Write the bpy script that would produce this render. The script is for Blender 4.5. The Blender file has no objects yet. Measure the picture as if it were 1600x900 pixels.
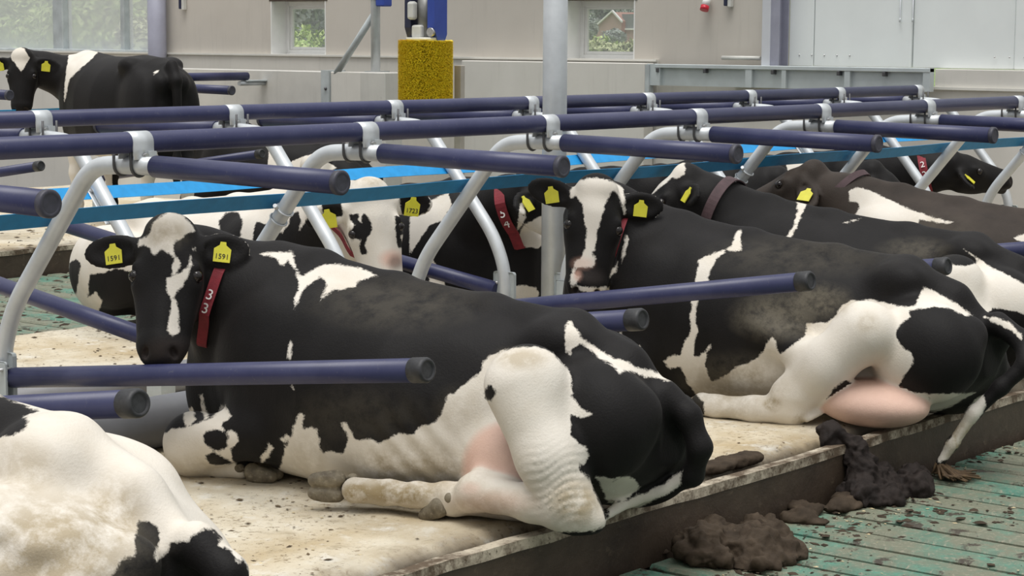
import bpy, bmesh, math, random
import numpy as np
from mathutils import Vector, Matrix, Euler
random.seed(7); np.random.seed(7)
SC = bpy.context.scene
COL = SC.collection

# ------------------------------------------------------------------ camera
cam_data = bpy.data.cameras.new('camera')
cam = bpy.data.objects.new('camera', cam_data); COL.objects.link(cam)
CF, CP, CY, CR, CH = 3213.7, .1212, .682, .0064, 1.7788       # focal length in pixels, pitch, yaw, roll, height
cam_data.sensor_width = 36.0
cam_data.lens = 36.0 * CF / 1600.0
cam_data.clip_end = 2000
_F = Vector((math.cos(CY), math.sin(CY), 0)); _R = Vector((math.sin(CY), -math.cos(CY), 0)); _U = Vector((0, 0, 1))
_fw = _F * math.cos(CP) - _U * math.sin(CP); _up = _U * math.cos(CP) + _F * math.sin(CP)
_rt = _R * math.cos(CR) + _up * math.sin(CR); _up = _up * math.cos(CR) - _R * math.sin(CR)
cam.matrix_world = Matrix(((_rt.x, _up.x, -_fw.x, 0), (_rt.y, _up.y, -_fw.y, 0), (_rt.z, _up.z, -_fw.z, CH), (0, 0, 0, 1)))
SC.camera = cam

# ------------------------------------------------------------------ light and exposure
SC.view_settings.view_transform = 'Standard'
SC.view_settings.look = 'None'
SC.view_settings.gamma = 1.0
SC.view_settings.exposure = 0.42
world = bpy.data.worlds.new('overcast'); SC.world = world; world.use_nodes = True
_wn = world.node_tree.nodes; _wl = world.node_tree.links
_bg = _wn['Background']
_tc = _wn.new('ShaderNodeTexCoord'); _sx = _wn.new('ShaderNodeSeparateXYZ'); _cr = _wn.new('ShaderNodeValToRGB')
_wl.new(_tc.outputs['Generated'], _sx.inputs[0]); _wl.new(_sx.outputs['Z'], _cr.inputs[0])
_cr.color_ramp.elements[0].position = 0.0; _cr.color_ramp.elements[0].color = (0.27, 0.275, 0.28, 1)
_cr.color_ramp.elements[1].position = 0.9; _cr.color_ramp.elements[1].color = (1.0, 1.0, 1.0, 1)
_wl.new(_cr.outputs[0], _bg.inputs[0]); _bg.inputs[1].default_value = 0.85
sun_data = bpy.data.lights.new('sun', 'SUN'); sun_data.energy = 1.7; sun_data.angle = math.radians(35); sun_data.color = (1.0, 0.98, 0.95)
sun = bpy.data.objects.new('sun', sun_data); COL.objects.link(sun)
sun.rotation_euler = Vector((-0.25, -0.10, 1.0)).to_track_quat('Z', 'Y').to_euler()

# ------------------------------------------------------------------ helpers
def tag(o, label=None, cat=None, group=None, kind=None):
    if label: o['label'] = label
    if cat: o['category'] = cat
    if group: o['group'] = group
    if kind: o['kind'] = kind
    return o

def link(o, parent=None):
    COL.objects.link(o)
    if parent is not None: o.parent = parent
    return o

def obj(name, me, mat=None, parent=None, loc=None, rot=None, smooth=False):
    if isinstance(me, bmesh.types.BMesh):
        m = bpy.data.meshes.new(name); me.normal_update(); me.to_mesh(m); me.free(); me = m
    if mat is not None and not me.materials: me.materials.append(mat)
    if smooth: me.polygons.foreach_set('use_smooth', [True] * len(me.polygons))
    o = bpy.data.objects.new(name, me); link(o, parent)
    if loc is not None: o.location = loc
    if rot is not None: o.rotation_euler = rot
    return o

def empty(name, loc=(0, 0, 0), rot=(0, 0, 0)):
    o = bpy.data.objects.new(name, None); COL.objects.link(o)
    o.location = loc; o.rotation_euler = rot; o.empty_display_size = 0.1
    return o

def bm_box(bm, x0, x1, y0, y1, z0, z1, bevel=0, seg=1, M=None):
    r = bmesh.ops.create_cube(bm, size=1.0)
    vs = r['verts']
    for v in vs:
        v.co = Vector(((x0 + x1) / 2 + v.co.x * (x1 - x0), (y0 + y1) / 2 + v.co.y * (y1 - y0), (z0 + z1) / 2 + v.co.z * (z1 - z0)))
    if bevel:
        es = list({e for v in vs for e in v.link_edges})
        rb = bmesh.ops.bevel(bm, geom=es, offset=bevel, segments=seg, affect='EDGES', profile=0.5)
        vs = list({v for v in rb['verts']} | {v for v in vs if v.is_valid})
    if M is not None:
        bmesh.ops.transform(bm, matrix=M, verts=[v for v in vs if v.is_valid])
    return bm

def box(x0, x1, y0, y1, z0, z1, bevel=0, seg=1):
    return bm_box(bmesh.new(), x0, x1, y0, y1, z0, z1, bevel, seg)

def smooth_path(pts, rad, n=6):
    """polyline with rounded corners"""
    P = [Vector(p) for p in pts]; out = [P[0]]
    for i in range(1, len(P) - 1):
        a, b, c = P[i - 1], P[i], P[i + 1]
        d1 = (a - b); d2 = (c - b)
        r = min(rad, d1.length * .48, d2.length * .48)
        p1 = b + d1.normalized() * r; p2 = b + d2.normalized() * r
        for k in range(n + 1):
            t = k / n
            out.append(p1 * (1 - t) ** 2 + b * 2 * t * (1 - t) + p2 * t * t)
    out.append(P[-1]); return out

def bm_tube(bm, pts, r, seg=16, caps=True, r_end=None):
    P = [Vector(p) for p in pts]; n = len(P); rings = []
    t0 = (P[1] - P[0]).normalized()
    ref = Vector((0, 0, 1)) if abs(t0.z) < .9 else Vector((1, 0, 0))
    u = t0.cross(ref).normalized()
    for i in range(n):
        t = (P[min(i + 1, n - 1)] - P[max(i - 1, 0)]).normalized()
        u = (u - t * u.dot(t)).normalized(); w = t.cross(u)
        rr = r if r_end is None else r + (r_end - r) * i / (n - 1)
        rings.append([bm.verts.new(P[i] + (u * math.cos(a) + w * math.sin(a)) * rr) for a in [2 * math.pi * k / seg for k in range(seg)]])
    for i in range(n - 1):
        for k in range(seg):
            f = bm.faces.new((rings[i][k], rings[i][(k + 1) % seg], rings[i + 1][(k + 1) % seg], rings[i + 1][k])); f.smooth = True
    if caps:
        bm.faces.new(list(reversed(rings[0]))); bm.faces.new(rings[-1])
    return bm

def tube(pts, r, seg=16, caps=True):
    return bm_tube(bmesh.new(), pts, r, seg, caps)

def bm_prism(bm, poly, h0, h1, M=None):
    """2D polygon (x,y) extruded z h0..h1"""
    a = [bm.verts.new((p[0], p[1], h0)) for p in poly]; b = [bm.verts.new((p[0], p[1], h1)) for p in poly]
    n = len(poly)
    bm.faces.new(list(reversed(a))); bm.faces.new(b)
    for i in range(n): bm.faces.new((a[i], a[(i + 1) % n], b[(i + 1) % n], b[i]))
    if M is not None: bmesh.ops.transform(bm, matrix=M, verts=a + b)
    return bm

def frame_M(o, ex, ey, ez):
    ex, ey, ez, o = Vector(ex), Vector(ey), Vector(ez), Vector(o)
    return Matrix(((ex.x, ey.x, ez.x, o.x), (ex.y, ey.y, ez.y, o.y), (ex.z, ey.z, ez.z, o.z), (0, 0, 0, 1)))

# ------------------------------------------------------------------ materials
class NT:
    def __init__(s, name):
        s.m = bpy.data.materials.new(name); s.m.use_nodes = True
        s.t = s.m.node_tree; s.b = s.t.nodes['Principled BSDF']; s.L = s.t.links
        s.co = s.t.nodes.new('ShaderNodeTexCoord').outputs['Object']
    def n(s, typ, **kw):
        x = s.t.nodes.new(typ)
        for k, v in kw.items(): setattr(x, k, v)
        return x
    def noise(s, scale, detail=4, rough=.55, vec=None, out='Fac', sc3=None):
        x = s.n('ShaderNodeTexNoise'); x.inputs['Scale'].default_value = scale; x.inputs['Detail'].default_value = detail; x.inputs['Roughness'].default_value = rough
        v = vec or s.co
        if sc3:
            mp = s.n('ShaderNodeMapping'); mp.inputs['Scale'].default_value = sc3; s.L.new(v, mp.inputs[0]); v = mp.outputs[0]
        s.L.new(v, x.inputs['Vector']); return x.outputs[out]
    def ramp(s, fac, stops):
        r = s.n('ShaderNodeValToRGB'); els = r.color_ramp.elements
        while len(els) < len(stops): els.new(0.5)
        for e, (p, c) in zip(els, stops):
            e.position = p; e.color = (c[0], c[1], c[2], 1) if not isinstance(c, (int, float)) else (c, c, c, 1)
        s.L.new(fac, r.inputs[0]); return r.outputs[0]
    def mix(s, fac, a, b):
        x = s.n('ShaderNodeMix', data_type='RGBA')
        for sock, v in ((x.inputs[0], fac), (x.inputs[6], a), (x.inputs[7], b)):
            if isinstance(v, (int, float)): sock.default_value = v
            elif isinstance(v, tuple): sock.default_value = (v[0], v[1], v[2], 1)
            else: s.L.new(v, sock)
        return x.outputs[2]
    def math(s, op, a, b=0.0, clamp=False):
        x = s.n('ShaderNodeMath', operation=op); x.use_clamp = clamp
        for sock, v in ((x.inputs[0], a), (x.inputs[1], b)):
            if isinstance(v, (int, float)): sock.default_value = v
            else: s.L.new(v, sock)
        return x.outputs[0]
    def maprange(s, v, a, b, c=0., d=1.):
        x = s.n('ShaderNodeMapRange'); s.L.new(v, x.inputs[0])
        for i, k in enumerate((a, b, c, d)): x.inputs[i + 1].default_value = k
        return x.outputs[0]
    def attr(s, name):
        x = s.n('ShaderNodeAttribute'); x.attribute_name = name; return x.outputs['Fac']
    def bump(s, h, strength=.3, dist=.01):
        x = s.n('ShaderNodeBump'); x.inputs['Strength'].default_value = strength; x.inputs['Distance'].default_value = dist
        s.L.new(h, x.inputs['Height']); s.L.new(x.outputs[0], s.b.inputs['Normal']); return x
    def set(s, col=None, rough=None, metal=None, spec=None, sheen=None):
        def put(nm, v):
            if v is None: return
            k = s.b.inputs[nm]
            if isinstance(v, tuple): k.default_value = (v[0], v[1], v[2], 1)
            elif isinstance(v, (int, float)): k.default_value = v
            else: s.L.new(v, k)
        put('Base Color', col); put('Roughness', rough); put('Metallic', metal); put('Specular IOR Level', spec); put('Sheen Weight', sheen)
        return s.m

def plain(name, col, rough=.5, metal=0., var=.12, scale=6., bump=0., bscale=80., spec=None):
    t = NT(name)
    nz = t.noise(scale, 5)
    d = tuple(max(0, c * (1 - var)) for c in col); l = tuple(min(1, c * (1 + var)) for c in col)
    c = t.ramp(nz, [(.3, d), (.7, l)])
    if bump: t.bump(t.noise(bscale, 4), bump, .004)
    return t.set(c, rough, metal, spec)

M = {}
M['galv'] = plain('galvanised_steel', (.60, .63, .65), .42, .35, .10, 9, .05, 60)
M['galv_dull'] = plain('weathered_galvanised_steel', (.45, .49, .50), .55, .2, .16, 7, .08, 50)
def _blue():
    t = NT('navy_plastic'); nz = t.noise(5, 6, .6); nf = t.noise(70, 3)
    c = t.mix(t.maprange(nz, .35, .75), (.022, .026, .085), (.045, .050, .120))
    c = t.mix(t.math('MULTIPLY', t.maprange(nf, .62, .8), .25), c, (.22, .21, .20))
    t.bump(nf, .05, .002)
    return t.set(c, .38, 0, .5)
M['navy'] = _blue()
M['cap'] = plain('black_rubber_cap', (.03, .031, .034), .55, 0, .4, 40, .2, 90)
M['strap'] = plain('blue_webbing', (.012, .30, .68), .6, 0, .10, 20, .15, 260)
M['strap_shaded'] = plain('shaded_blue_webbing', (.012, .20, .42), .6, 0, .10, 20, .15, 260)  # same blue webbing, darkened: shade of its underside put into the colour
M['bolt'] = plain('zinc_bolt', (.5, .5, .5), .35, .7, .2, 60)
M['dark_steel'] = plain('dark_steel_rod', (.10, .10, .105), .45, .5, .2, 50)
# ------------------------------------------------------------------ large structure
KY, BEDZ, FKY = 3.99, .20, 8.85        # near kerb, bed height, far kerb
R3Y = 12.35                             # kerb of the row beyond the far alley
WX = 14.3                               # end wall
def _concrete(name, a, b, sc=2.2, streak=True, spots=0.):
    t = NT(name); n1 = t.noise(sc, 7, .6); n2 = t.noise(3, 5, .6, sc3=(6, 6, .6)); n3 = t.noise(90, 3)
    c = t.mix(t.maprange(n1, .3, .72), a, b)
    if streak: c = t.mix(t.math('MULTIPLY', t.maprange(n2, .55, .8), .22), c, tuple(k * .62 for k in a))
    if spots:
        v = t.n('ShaderNodeTexVoronoi'); v.inputs['Scale'].default_value = 9; t.L.new(t.co, v.inputs['Vector'])
        m = t.math('MULTIPLY', t.maprange(v.outputs['Distance'], .13, .07), t.maprange(t.noise(1.2, 3), .5, .62))
        c = t.mix(t.math('MULTIPLY', m, spots), c, (.07, .05, .035))
    t.bump(n3, .12, .004)
    return t.set(c, .85)
M['concrete'] = _concrete('concrete', (.50, .49, .46), (.62, .61, .57), spots=.8)
M['plaster'] = _concrete('beige_plaster', (.51, .475, .425), (.57, .535, .48), 1.2)
M['plinth'] = _concrete('pale_concrete', (.58, .565, .52), (.67, .65, .605), 1.6)
def _bedmat():
    t = NT('limed_mattress')
    n1 = t.noise(1.6, 8, .62); n2 = t.noise(9, 6, .65); n3 = t.noise(38, 5, .7); n4 = t.noise(150, 3, .6)
    c = t.mix(t.maprange(n1, .36, .60), (.47, .375, .23), (.66, .60, .475))
    c = t.mix(t.maprange(n2, .56, .74), c, (.72, .69, .61))
    c = t.mix(t.math('MULTIPLY', t.maprange(n2, .44, .30), .55), c, (.30, .24, .15))
    c = t.mix(t.math('MULTIPLY', t.math('MULTIPLY', t.maprange(n3, .56, .66), .85), t.maprange(t.noise(2.3, 4), .42, .58)), c, (.17, .115, .055))
    c = t.mix(t.math('MULTIPLY', t.maprange(n4, .60, .72), .35), c, (.10, .07, .04))
    at = t.attr('edge')
    e = t.math('MULTIPLY', at, t.maprange(t.noise(5, 5), .2, .6))
    c = t.mix(e, c, (.055, .036, .022))
    t.bump(n3, .35, .008)
    return t.set(c, .9)
M['bed'] = _bedmat()
def _kerbmat():
    t = NT('dung_stained_kerb'); n1 = t.noise(3, 7, .65); n2 = t.noise(22, 6, .65)
    c = t.mix(t.maprange(n1, .3, .7), (.030, .020, .013), (.085, .060, .040))
    c = t.mix(t.math('MULTIPLY', t.maprange(n2, .6, .78), .5), c, (.20, .155, .10))
    t.bump(n2, .5, .008)
    return t.set(c, .55)
M['kerb'] = _kerbmat()
def _striptop():
    t = NT('worn_kerb_strip'); n1 = t.noise(7, 7, .7); n2 = t.noise(60, 4, .6)
    c = t.mix(t.maprange(n1, .44, .60), (.10, .07, .043), (.50, .44, .34))
    c = t.mix(t.maprange(n2, .58, .72), c, (.05, .034, .02))
    t.bump(n2, .4, .006)
    return t.set(c, .85)
M['strip'] = _striptop()
def _slat():
    t = NT('green_rubber_slat'); g = t.n('ShaderNodeNewGeometry').outputs['Position']
    n1 = t.noise(2.6, 8, .68, vec=g); n2 = t.noise(11, 6, .7, vec=g); n3 = t.noise(48, 5, .7, vec=g)
    c = t.mix(t.maprange(n2, .35, .65), (.048, .145, .105), (.085, .255, .185))
    c = t.mix(t.maprange(n1, .38, .54), c, (.165, .175, .122))
    c = t.mix(t.math('MULTIPLY', t.maprange(n3, .54, .66), .8), c, (.30, .28, .21))
    c = t.mix(t.math('MULTIPLY', t.maprange(t.noise(7.5, 8, .72, vec=g), .575, .63), .95), c, (.045, .033, .022))
    t.bump(n3, .5, .006)
    return t.set(c, .6)
M['slat'] = _slat()
M['pit'] = plain('dung_in_grooves', (.035, .026, .018), .8, 0, .4, 20, .5, 40)

# floor: slab under everything, rubber slats as parts of it
floor = obj('floor', box(-6, 16, -4, 22, -.3, -.050), M['pit']); tag(floor, kind='structure')
PITCH, SW = .186, .142
def slat_mesh(L):
    bm = bmesh.new()
    pr = [(-SW / 2, -.050), (SW / 2, -.050), (SW / 2, -.010), (SW / 2 - .012, 0), (-SW / 2 + .012, 0), (-SW / 2, -.010)]
    a = [bm.verts.new((p[0], 0, p[1])) for p in pr]; b = [bm.verts.new((p[0], L, p[1])) for p in pr]
    for i in range(6): bm.faces.new((a[i], a[(i + 1) % 6], b[(i + 1) % 6], b[i]))
    bm.faces.new(a[::-1]); bm.faces.new(b)
    bmesh.ops.recalc_face_normals(bm, faces=bm.faces)
    m = bpy.data.meshes.new('slat'); bm.to_mesh(m); bm.free(); m.materials.append(M['slat']); return m
sm1 = slat_mesh(2.94); sm2 = slat_mesh(R3Y - FKY - .08)
for i in range(42):
    o = obj('slat', sm1, None, floor, (2.7 + i * PITCH, 1.0, random.uniform(-.001, .001)))
for i in range(42):
    o = obj('slat', sm2, None, floor, (6.0 + i * PITCH, FKY + .04, random.uniform(-.001, .001)))

def bed_mesh(x0, x1, y0, y1, n=60):
    """long mattress with rounded edges along both kerbs"""
    r = .055; prof = []
    for k in range(7):
        a = math.pi * .5 * k / 6; prof.append((y0 + r - r * math.cos(a), BEDZ - r + r * math.sin(a), 1.0 - k / 9))
    for t in (.02, .05, .10, .16, .25, .5): prof.append((y0 + r + t, BEDZ + .004, max(0, .33 - t * 2.4)))
    ym = (y0 + y1) / 2
    prof = [(y0, .02, 1)] + prof + [(ym, BEDZ, 0)]
    full = prof + [(2 * ym - p[0], p[1], p[2]) for p in reversed(prof[:-1])]
    bm = bmesh.new(); lay = bm.verts.layers.float.new('edge'); rows = []
    rnd = random.Random(3)
    for i in range(n + 1):
        x = x0 + (x1 - x0) * i / n; row = []
        for (y, z, e) in full:
            v = bm.verts.new((x, y, z + (rnd.uniform(-.004, .004) if z > .18 else 0))); v[lay] = e; row.append(v)
        rows.append(row)
    for i in range(n):
        for k in range(len(full) - 1):
            f = bm.faces.new((rows[i][k], rows[i + 1][k], rows[i + 1][k + 1], rows[i][k + 1])); f.smooth = True
    return bm
bed = obj('floor_bed', bed_mesh(-1, WX, KY + .125, FKY, 120), M['bed']); tag(bed, kind='structure')
bed3 = obj('floor_bed', bed_mesh(3, WX, R3Y + .125, R3Y + 5), M['bed']); tag(bed3, kind='structure')
def kerb(x0, x1, y, s, n=90):
    """vertical board with worn top strip, s = outward direction"""
    rnd = random.Random(5)
    top = bmesh.new(); rows = []
    for i in range(n + 1):
        x = x0 + (x1 - x0) * i / n; j = rnd.uniform(-.006, .006)
        rows.append([top.verts.new((x, y + s * .006 + s * j * .5, .165 + j)), top.verts.new((x, y + s * .004, .200 + j * .6)), top.verts.new((x, y - s * .052 + j, .198 + j * .5)), top.verts.new((x, y - s * .060, .12))])
    for i in range(n):
        for k in range(3): top.faces.new((rows[i][k], rows[i + 1][k], rows[i + 1][k + 1], rows[i][k + 1]))
    bmesh.ops.recalc_face_normals(top, faces=top.faces)
    o = obj('trim_kerb', box(x0, x1, min(y, y - s * .034), max(y, y - s * .058), -.03, .175), M['kerb']); tag(o, kind='structure')
    obj('kerb_strip', top, M['strip'], o)
    return o
kerb(-1, WX, KY, -1)
gt3 = obj('gutter', box(3, WX, R3Y + .05, R3Y + .14, -.03, .135), M['kerb']); tag(gt3, kind='structure')
gt = obj('gutter', box(-1, WX, KY + .05, KY + .14, -.03, .135), M['kerb']); tag(gt, kind='structure')
k3 = kerb(3, WX, R3Y, -1)
# ------------------------------------------------------------------ end wall, windows, doors
M['white_paint'] = plain('white_frame', (.76, .76, .74), .45, 0, .04, 8)
M['door_white'] = plain('pale_sandwich_panel', (.80, .84, .83), .4, 0, .03, 2.5)
M['mauve'] = plain('mauve_grey_steel', (.34, .345, .42), .45, .2, .08, 6)
M['gate'] = plain('pale_galvanised_sheet', (.52, .57, .58), .5, .3, .10, 5, .06, 50)
M['blue_paint'] = plain('blue_machine_paint', (.03, .065, .34), .4, 0, .10, 8)
M['dark_blue'] = plain('dark_navy_machine_paint', (.018, .022, .055), .4, 0, .10, 8)
M['motor'] = plain('grey_motor_casting', (.20, .20, .19), .45, .5, .25, 12)
M['pale_cast'] = plain('pale_grey_casting', (.62, .62, .58), .45, .1, .10, 10)
def _glass(name, haze):
    m = bpy.data.materials.new(name); m.use_nodes = True; t = m.node_tree; t.nodes.remove(t.nodes['Principled BSDF'])
    tr = t.nodes.new('ShaderNodeBsdfTransparent'); df = t.nodes.new('ShaderNodeBsdfDiffuse'); gl = t.nodes.new('ShaderNodeBsdfGlossy'); gl.inputs['Roughness'].default_value = .02
    df.inputs[0].default_value = (.85, .87, .88, 1)
    m1 = t.nodes.new('ShaderNodeMixShader'); m1.inputs[0].default_value = haze; m2 = t.nodes.new('ShaderNodeMixShader'); m2.inputs[0].default_value = .06
    t.links.new(tr.outputs[0], m1.inputs[1]); t.links.new(df.outputs[0], m1.inputs[2]); t.links.new(m1.outputs[0], m2.inputs[1]); t.links.new(gl.outputs[0], m2.inputs[2])
    t.links.new(m2.outputs[0], t.nodes['Material Output'].inputs[0]); return m
M['glass'] = _glass('window_glass', .14); M['glass_hazy'] = _glass('dusty_window_glass', .42)

WA = (13.93, 14.68, 1.600, 2.115); WB = (10.285, 11.03, 1.590, 2.10)
def S(name, bm, m, parent=None):
    o = obj(name, bm, M[m] if isinstance(m, str) else m, parent)
    if parent is None: tag(o, kind='structure')
    return o
bm = bmesh.new()
for (y0, y1, z0, z1) in ((8.92, WB[0], 1.45, 2.9), (WB[0], WB[1], 1.45, WB[2]), (WB[0], WB[1], WB[3], 2.9), (WB[1], WA[0], 1.45, 2.9), (WA[0], WA[1], 1.45, WA[2]), (WA[0], WA[1], WA[3], 2.9), (WA[1], 16.22, 1.45, 2.9)):
    bm_box(bm, WX, WX + .30, y0, y1, z0, z1)
wall = S('wall_back', bm, 'plaster')
S('plinth', box(WX - .03, WX + .30, 10.03, 20.4, -.03, 1.585), 'plinth', wall)
S('plinth_ledge', box(WX - .05, WX + .02, 10.03, 20.4, 1.585, 1.603), plain('pale_ledge', (.66, .65, .60), .7, 0, .06), wall)
S('wall_panel', box(WX - .20, WX - .06, 10.04, 12.05, -.03, 1.572, .006), 'plinth', wall)
S('wall_lower', box(WX - .02, WX + .30, -2.0, 10.03, -.03, 1.405), 'plinth', wall)
S('wall_ledge', box(WX - .05, WX + .05, -2.0, 9.25, 1.405, 1.425), plain('wall_ledge', (.66, .65, .60), .7, 0, .06), wall)
S('wall_block', box(WX - .02, WX + .25, -2.0, 7.45, 1.42, 1.560, .004), 'plinth', wall)
for n, (y0, y1, z0, z1) in enumerate((WA, WB)):
    w = empty('window_%d' % (n + 1)); w['kind'] = 'structure'; fx = WX + .20
    fr = bmesh.new(); t = .045
    for (a, b, c, d) in ((y0, y0 + t, z0, z1), (y1 - t, y1, z0, z1), (y0 + t, y1 - t, z0, z0 + t), (y0 + t, y1 - t, z1 - t, z1)): bm_box(fr, fx, fx + .06, a, b, c, d, .004)
    S('window_frame', fr, 'white_paint', w)
    sa = bmesh.new(); q = .028
    a0, a1, b0, b1 = y0 + t, y1 - t, z0 + t, z1 - t
    for (a, b, c, d) in ((a0, a0 + q, b0, b1), (a1 - q, a1, b0, b1), (a0 + q, a1 - q, b0, b0 + q), (a0 + q, a1 - q, b1 - q, b1)): bm_box(sa, fx + .015, fx + .05, a, b, c, d, .003)
    S('sash', sa, 'white_paint', w)
    S('pane', box(fx + .03, fx + .036, a0 + q, a1 - q, b0 + q, b1 - q), 'glass', w)
    rv = bmesh.new()
    bm_box(rv, WX - .004, fx, y1 - .012, y1, z0, z1); bm_box(rv, WX - .004, fx, y0, y0 + .012, z0, z1); bm_box(rv, WX - .01, fx, y0, y1, z0 - .012, z0 + .004)
    S('reveal', rv, 'white_paint', w)
    S('lintel', box(WX - .006, WX + .05, y0 - .02, y1 + .02, z1, z1 + .018), 'kerb', w)
# glazed side beyond the row at the back
gz = empty('window_3'); gz['kind'] = 'structure'
for (y0, y1) in ((16.32, 16.905), (16.965, 17.91), (18.08, 20.4)):
    S('pane', box(WX + .10, WX + .106, y0, y1, 1.60, 2.9), 'glass_hazy', gz)
for (y0, y1) in ((16.905, 16.965), (17.91, 18.08)):
    S('mullion', box(WX + .02, WX + .16, y0, y1, 1.60, 2.9, .01), 'galv_dull', gz)
S('glazing_sill', box(WX - .02, WX + .18, 16.22, 20.4, 1.59, 1.625, .005), 'galv_dull', gz)
# white sliding door leaves
dr = empty('door_1'); dr['kind'] = 'structure'
for i, (y0, y1, dx) in enumerate(((8.575, 8.80, 0), (7.705, 8.568, .0), (6.85, 7.698, .02), (5.9, 6.843, .0), (4.9, 5.89, .01))):
    S('door_panel', box(WX + .06 + dx, WX + .14 + dx, y0, y1, 1.565, 2.9, .006), 'door_white', dr)
for y in (7.80, 7.69):
    S('pull_hook', bm_tube(bmesh.new(), smooth_path([(WX + .05, y, 2.2), (WX + .05, y, 1.93), (WX + .02, y - .012, 1.915), (WX + .02, y - .018, 1.945)], .015, 3), .006, 8), 'galv', dr)
rv = bmesh.new()
for y in [8.70 - .115 * k for k in range(5)] + [7.0 - .12 * k for k in range(8)]:
    bmesh.ops.create_uvsphere(rv, u_segments=8, v_segments=5, radius=.007, matrix=Matrix.Translation((WX + .058, y, 1.655)))
o = S('rivets', rv, 'bolt', dr); o['kind'] = 'stuff'
# steel column beside the doors
col = bmesh.new(); bm_box(col, WX - .10, WX - .085, 8.80, 8.94, 1.42, 2.9); bm_box(col, WX + .04, WX + .055, 8.80, 8.94, 1.42, 2.9); bm_box(col, WX - .085, WX + .04, 8.862, 8.876, 1.42, 2.9)
S('trim_1', col, 'mauve'); S('trim_2', box(WX - .11, WX + .06, 8.875, 8.955, 1.42, 2.9, .004), plain('white_grey_steel', (.60, .62, .66), .45, .1, .05))
# round column of the side glazing and the tall column between the rows
for nm, (x, y, r, z0, z1), lab in (('steel_column', (14.18, 16.22, .095, -.03, 3.0), 'grey steel column at the left end of the beige wall'),
                                   ('steel_column', (8.24, 6.42, .062, .0, 3.2), 'tall round galvanised column standing between the two cubicle rows')):
    c = obj(nm, bm_tube(bmesh.new(), [(x, y, z0), (x, y, z1)], r, 32), M['galv'] if y < 10 else M['mauve']); tag(c, lab, 'column')
    obj('base_plate', box(x - .12, x + .12, y - .12, y + .12, .20 if y < 10 else -.03, .215 if y < 10 else 0), M['galv_dull'], c)

# ------------------------------------------------------------------ low wall, posts and brush
lw = obj('low_wall', box(13.42, 13.60, 13.12, 16.3, -.03, 1.463, .006), M['concrete']); tag(lw, 'low grey concrete wall panel behind the third row, left of the slanting brace', 'wall panel')
lw2 = obj('low_wall', box(13.42, 13.60, 12.58, 13.02, -.03, 1.463, .006), M['plinth']); tag(lw2, 'short pale concrete panel between two steel channels under the slanting brace', 'wall panel')
for y0, y1, lab in ((13.02, 13.12, 'steel channel post at the foot of the slanting brace'), (12.48, 12.58, 'steel channel post beside the squat concrete block')):
    p = obj('channel_post', box(13.40, 13.62, y0, y1, -.03, 1.475), M['galv_dull']); tag(p, lab, 'post')
    b = bmesh.new(); bmesh.ops.create_uvsphere(b, u_segments=10, v_segments=6, radius=.016, matrix=Matrix.Translation((13.40, (y0 + y1) / 2 - .01, 1.31))); obj('bolt', b, M['dark_steel'], p, smooth=True)
bl = obj('concrete_block', box(13.22, 13.45, 12.17, 12.47, -.03, 1.47, .008), M['concrete']); tag(bl, 'squat concrete block carrying the round steel post left of the yellow brush', 'block')
ps = obj('brush_post', bm_tube(bmesh.new(), [(13.35, 12.40, 1.40), (13.35, 12.40, 3.0)], .042, 20), M['galv']); tag(ps, 'thin round steel post with a slanting brace left of the yellow brush', 'post')
obj('brace', bm_tube(bmesh.new(), [(13.45, 12.98, 1.44), (13.37, 12.44, 1.97)], .030, 14), M['galv_dull'], ps)
obj('clip', box(13.30, 13.41, 12.34, 12.46, 2.10, 2.112), M['dark_steel'], ps)
obj('blue_box', box(13.28, 13.40, 12.245, 12.34, 2.04, 2.6, .01), M['blue_paint'], ps)
# the cow brush
bx, by = 12.0, 10.62
br = empty('cow_brush', (bx, by, 1.25)); tag(br, 'big yellow cylindrical rotating cow brush hanging from a blue bracket', 'brush')
def bristles(n, r0, r1, h):
    rnd = np.random.RandomState(2); a = rnd.uniform(0, 2 * np.pi, n); z = rnd.uniform(0, h, n); r = r1 * rnd.uniform(.965, 1.0, n); w = .006
    ca, sa = np.cos(a), np.sin(a); t = rnd.normal(0, .03, n)
    p0 = np.stack([ca * r0 - sa * w, sa * r0 + ca * w, z], 1); p1 = np.stack([ca * r0 + sa * w, sa * r0 - ca * w, z], 1)
    a2 = a + t; dz = rnd.normal(0, .006, n); w2 = .0075
    p2 = np.stack([np.cos(a2) * r + sa * w2, np.sin(a2) * r - ca * w2, z + dz], 1); p3 = np.stack([np.cos(a2) * r - sa * w2, np.sin(a2) * r + ca * w2, z + dz + .002], 1)
    V = np.stack([p0, p1, p2, p3], 1).reshape(-1, 3)
    m = 62000; a = rnd.uniform(0, 2 * np.pi, m); z = rnd.uniform(0, h, m); r = r1 * (1 - .10 * rnd.rand(m) ** 2); t = .0014 * rnd.uniform(.8, 1.3, m)
    e = np.stack([np.cos(a), np.sin(a), np.zeros(m)], 1) * r[:, None] + np.array((0, 0, 1)) * z[:, None]; u = np.stack([-np.sin(a), np.cos(a), rnd.normal(0, .2, m)], 1) * t[:, None]; w = np.stack([np.cos(a) * .25, np.sin(a) * .25, np.ones(m)], 1) * t[:, None]
    V = np.concatenate([V, np.stack([e - u - w, e + u - w, e + u + w, e - u + w], 1).reshape(-1, 3)]); F = np.arange(4 * (n + m)).reshape(-1, 4); return np_mesh0('bristles', V, F)
def np_mesh0(name, V, F):
    me = bpy.data.meshes.new(name); me.from_pydata(V.tolist(), [], F.tolist()); me.update(); return me
M['bristle'] = plain('yellow_bristle', (1.0, .74, .016), .6, 0, .08, 30)
o = obj('bristles', bristles(14000, .06, .215, .50), M['bristle'], br, (0, 0, 0)); o['kind'] = 'stuff'; o['label'] = 'dense yellow bristles'
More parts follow.
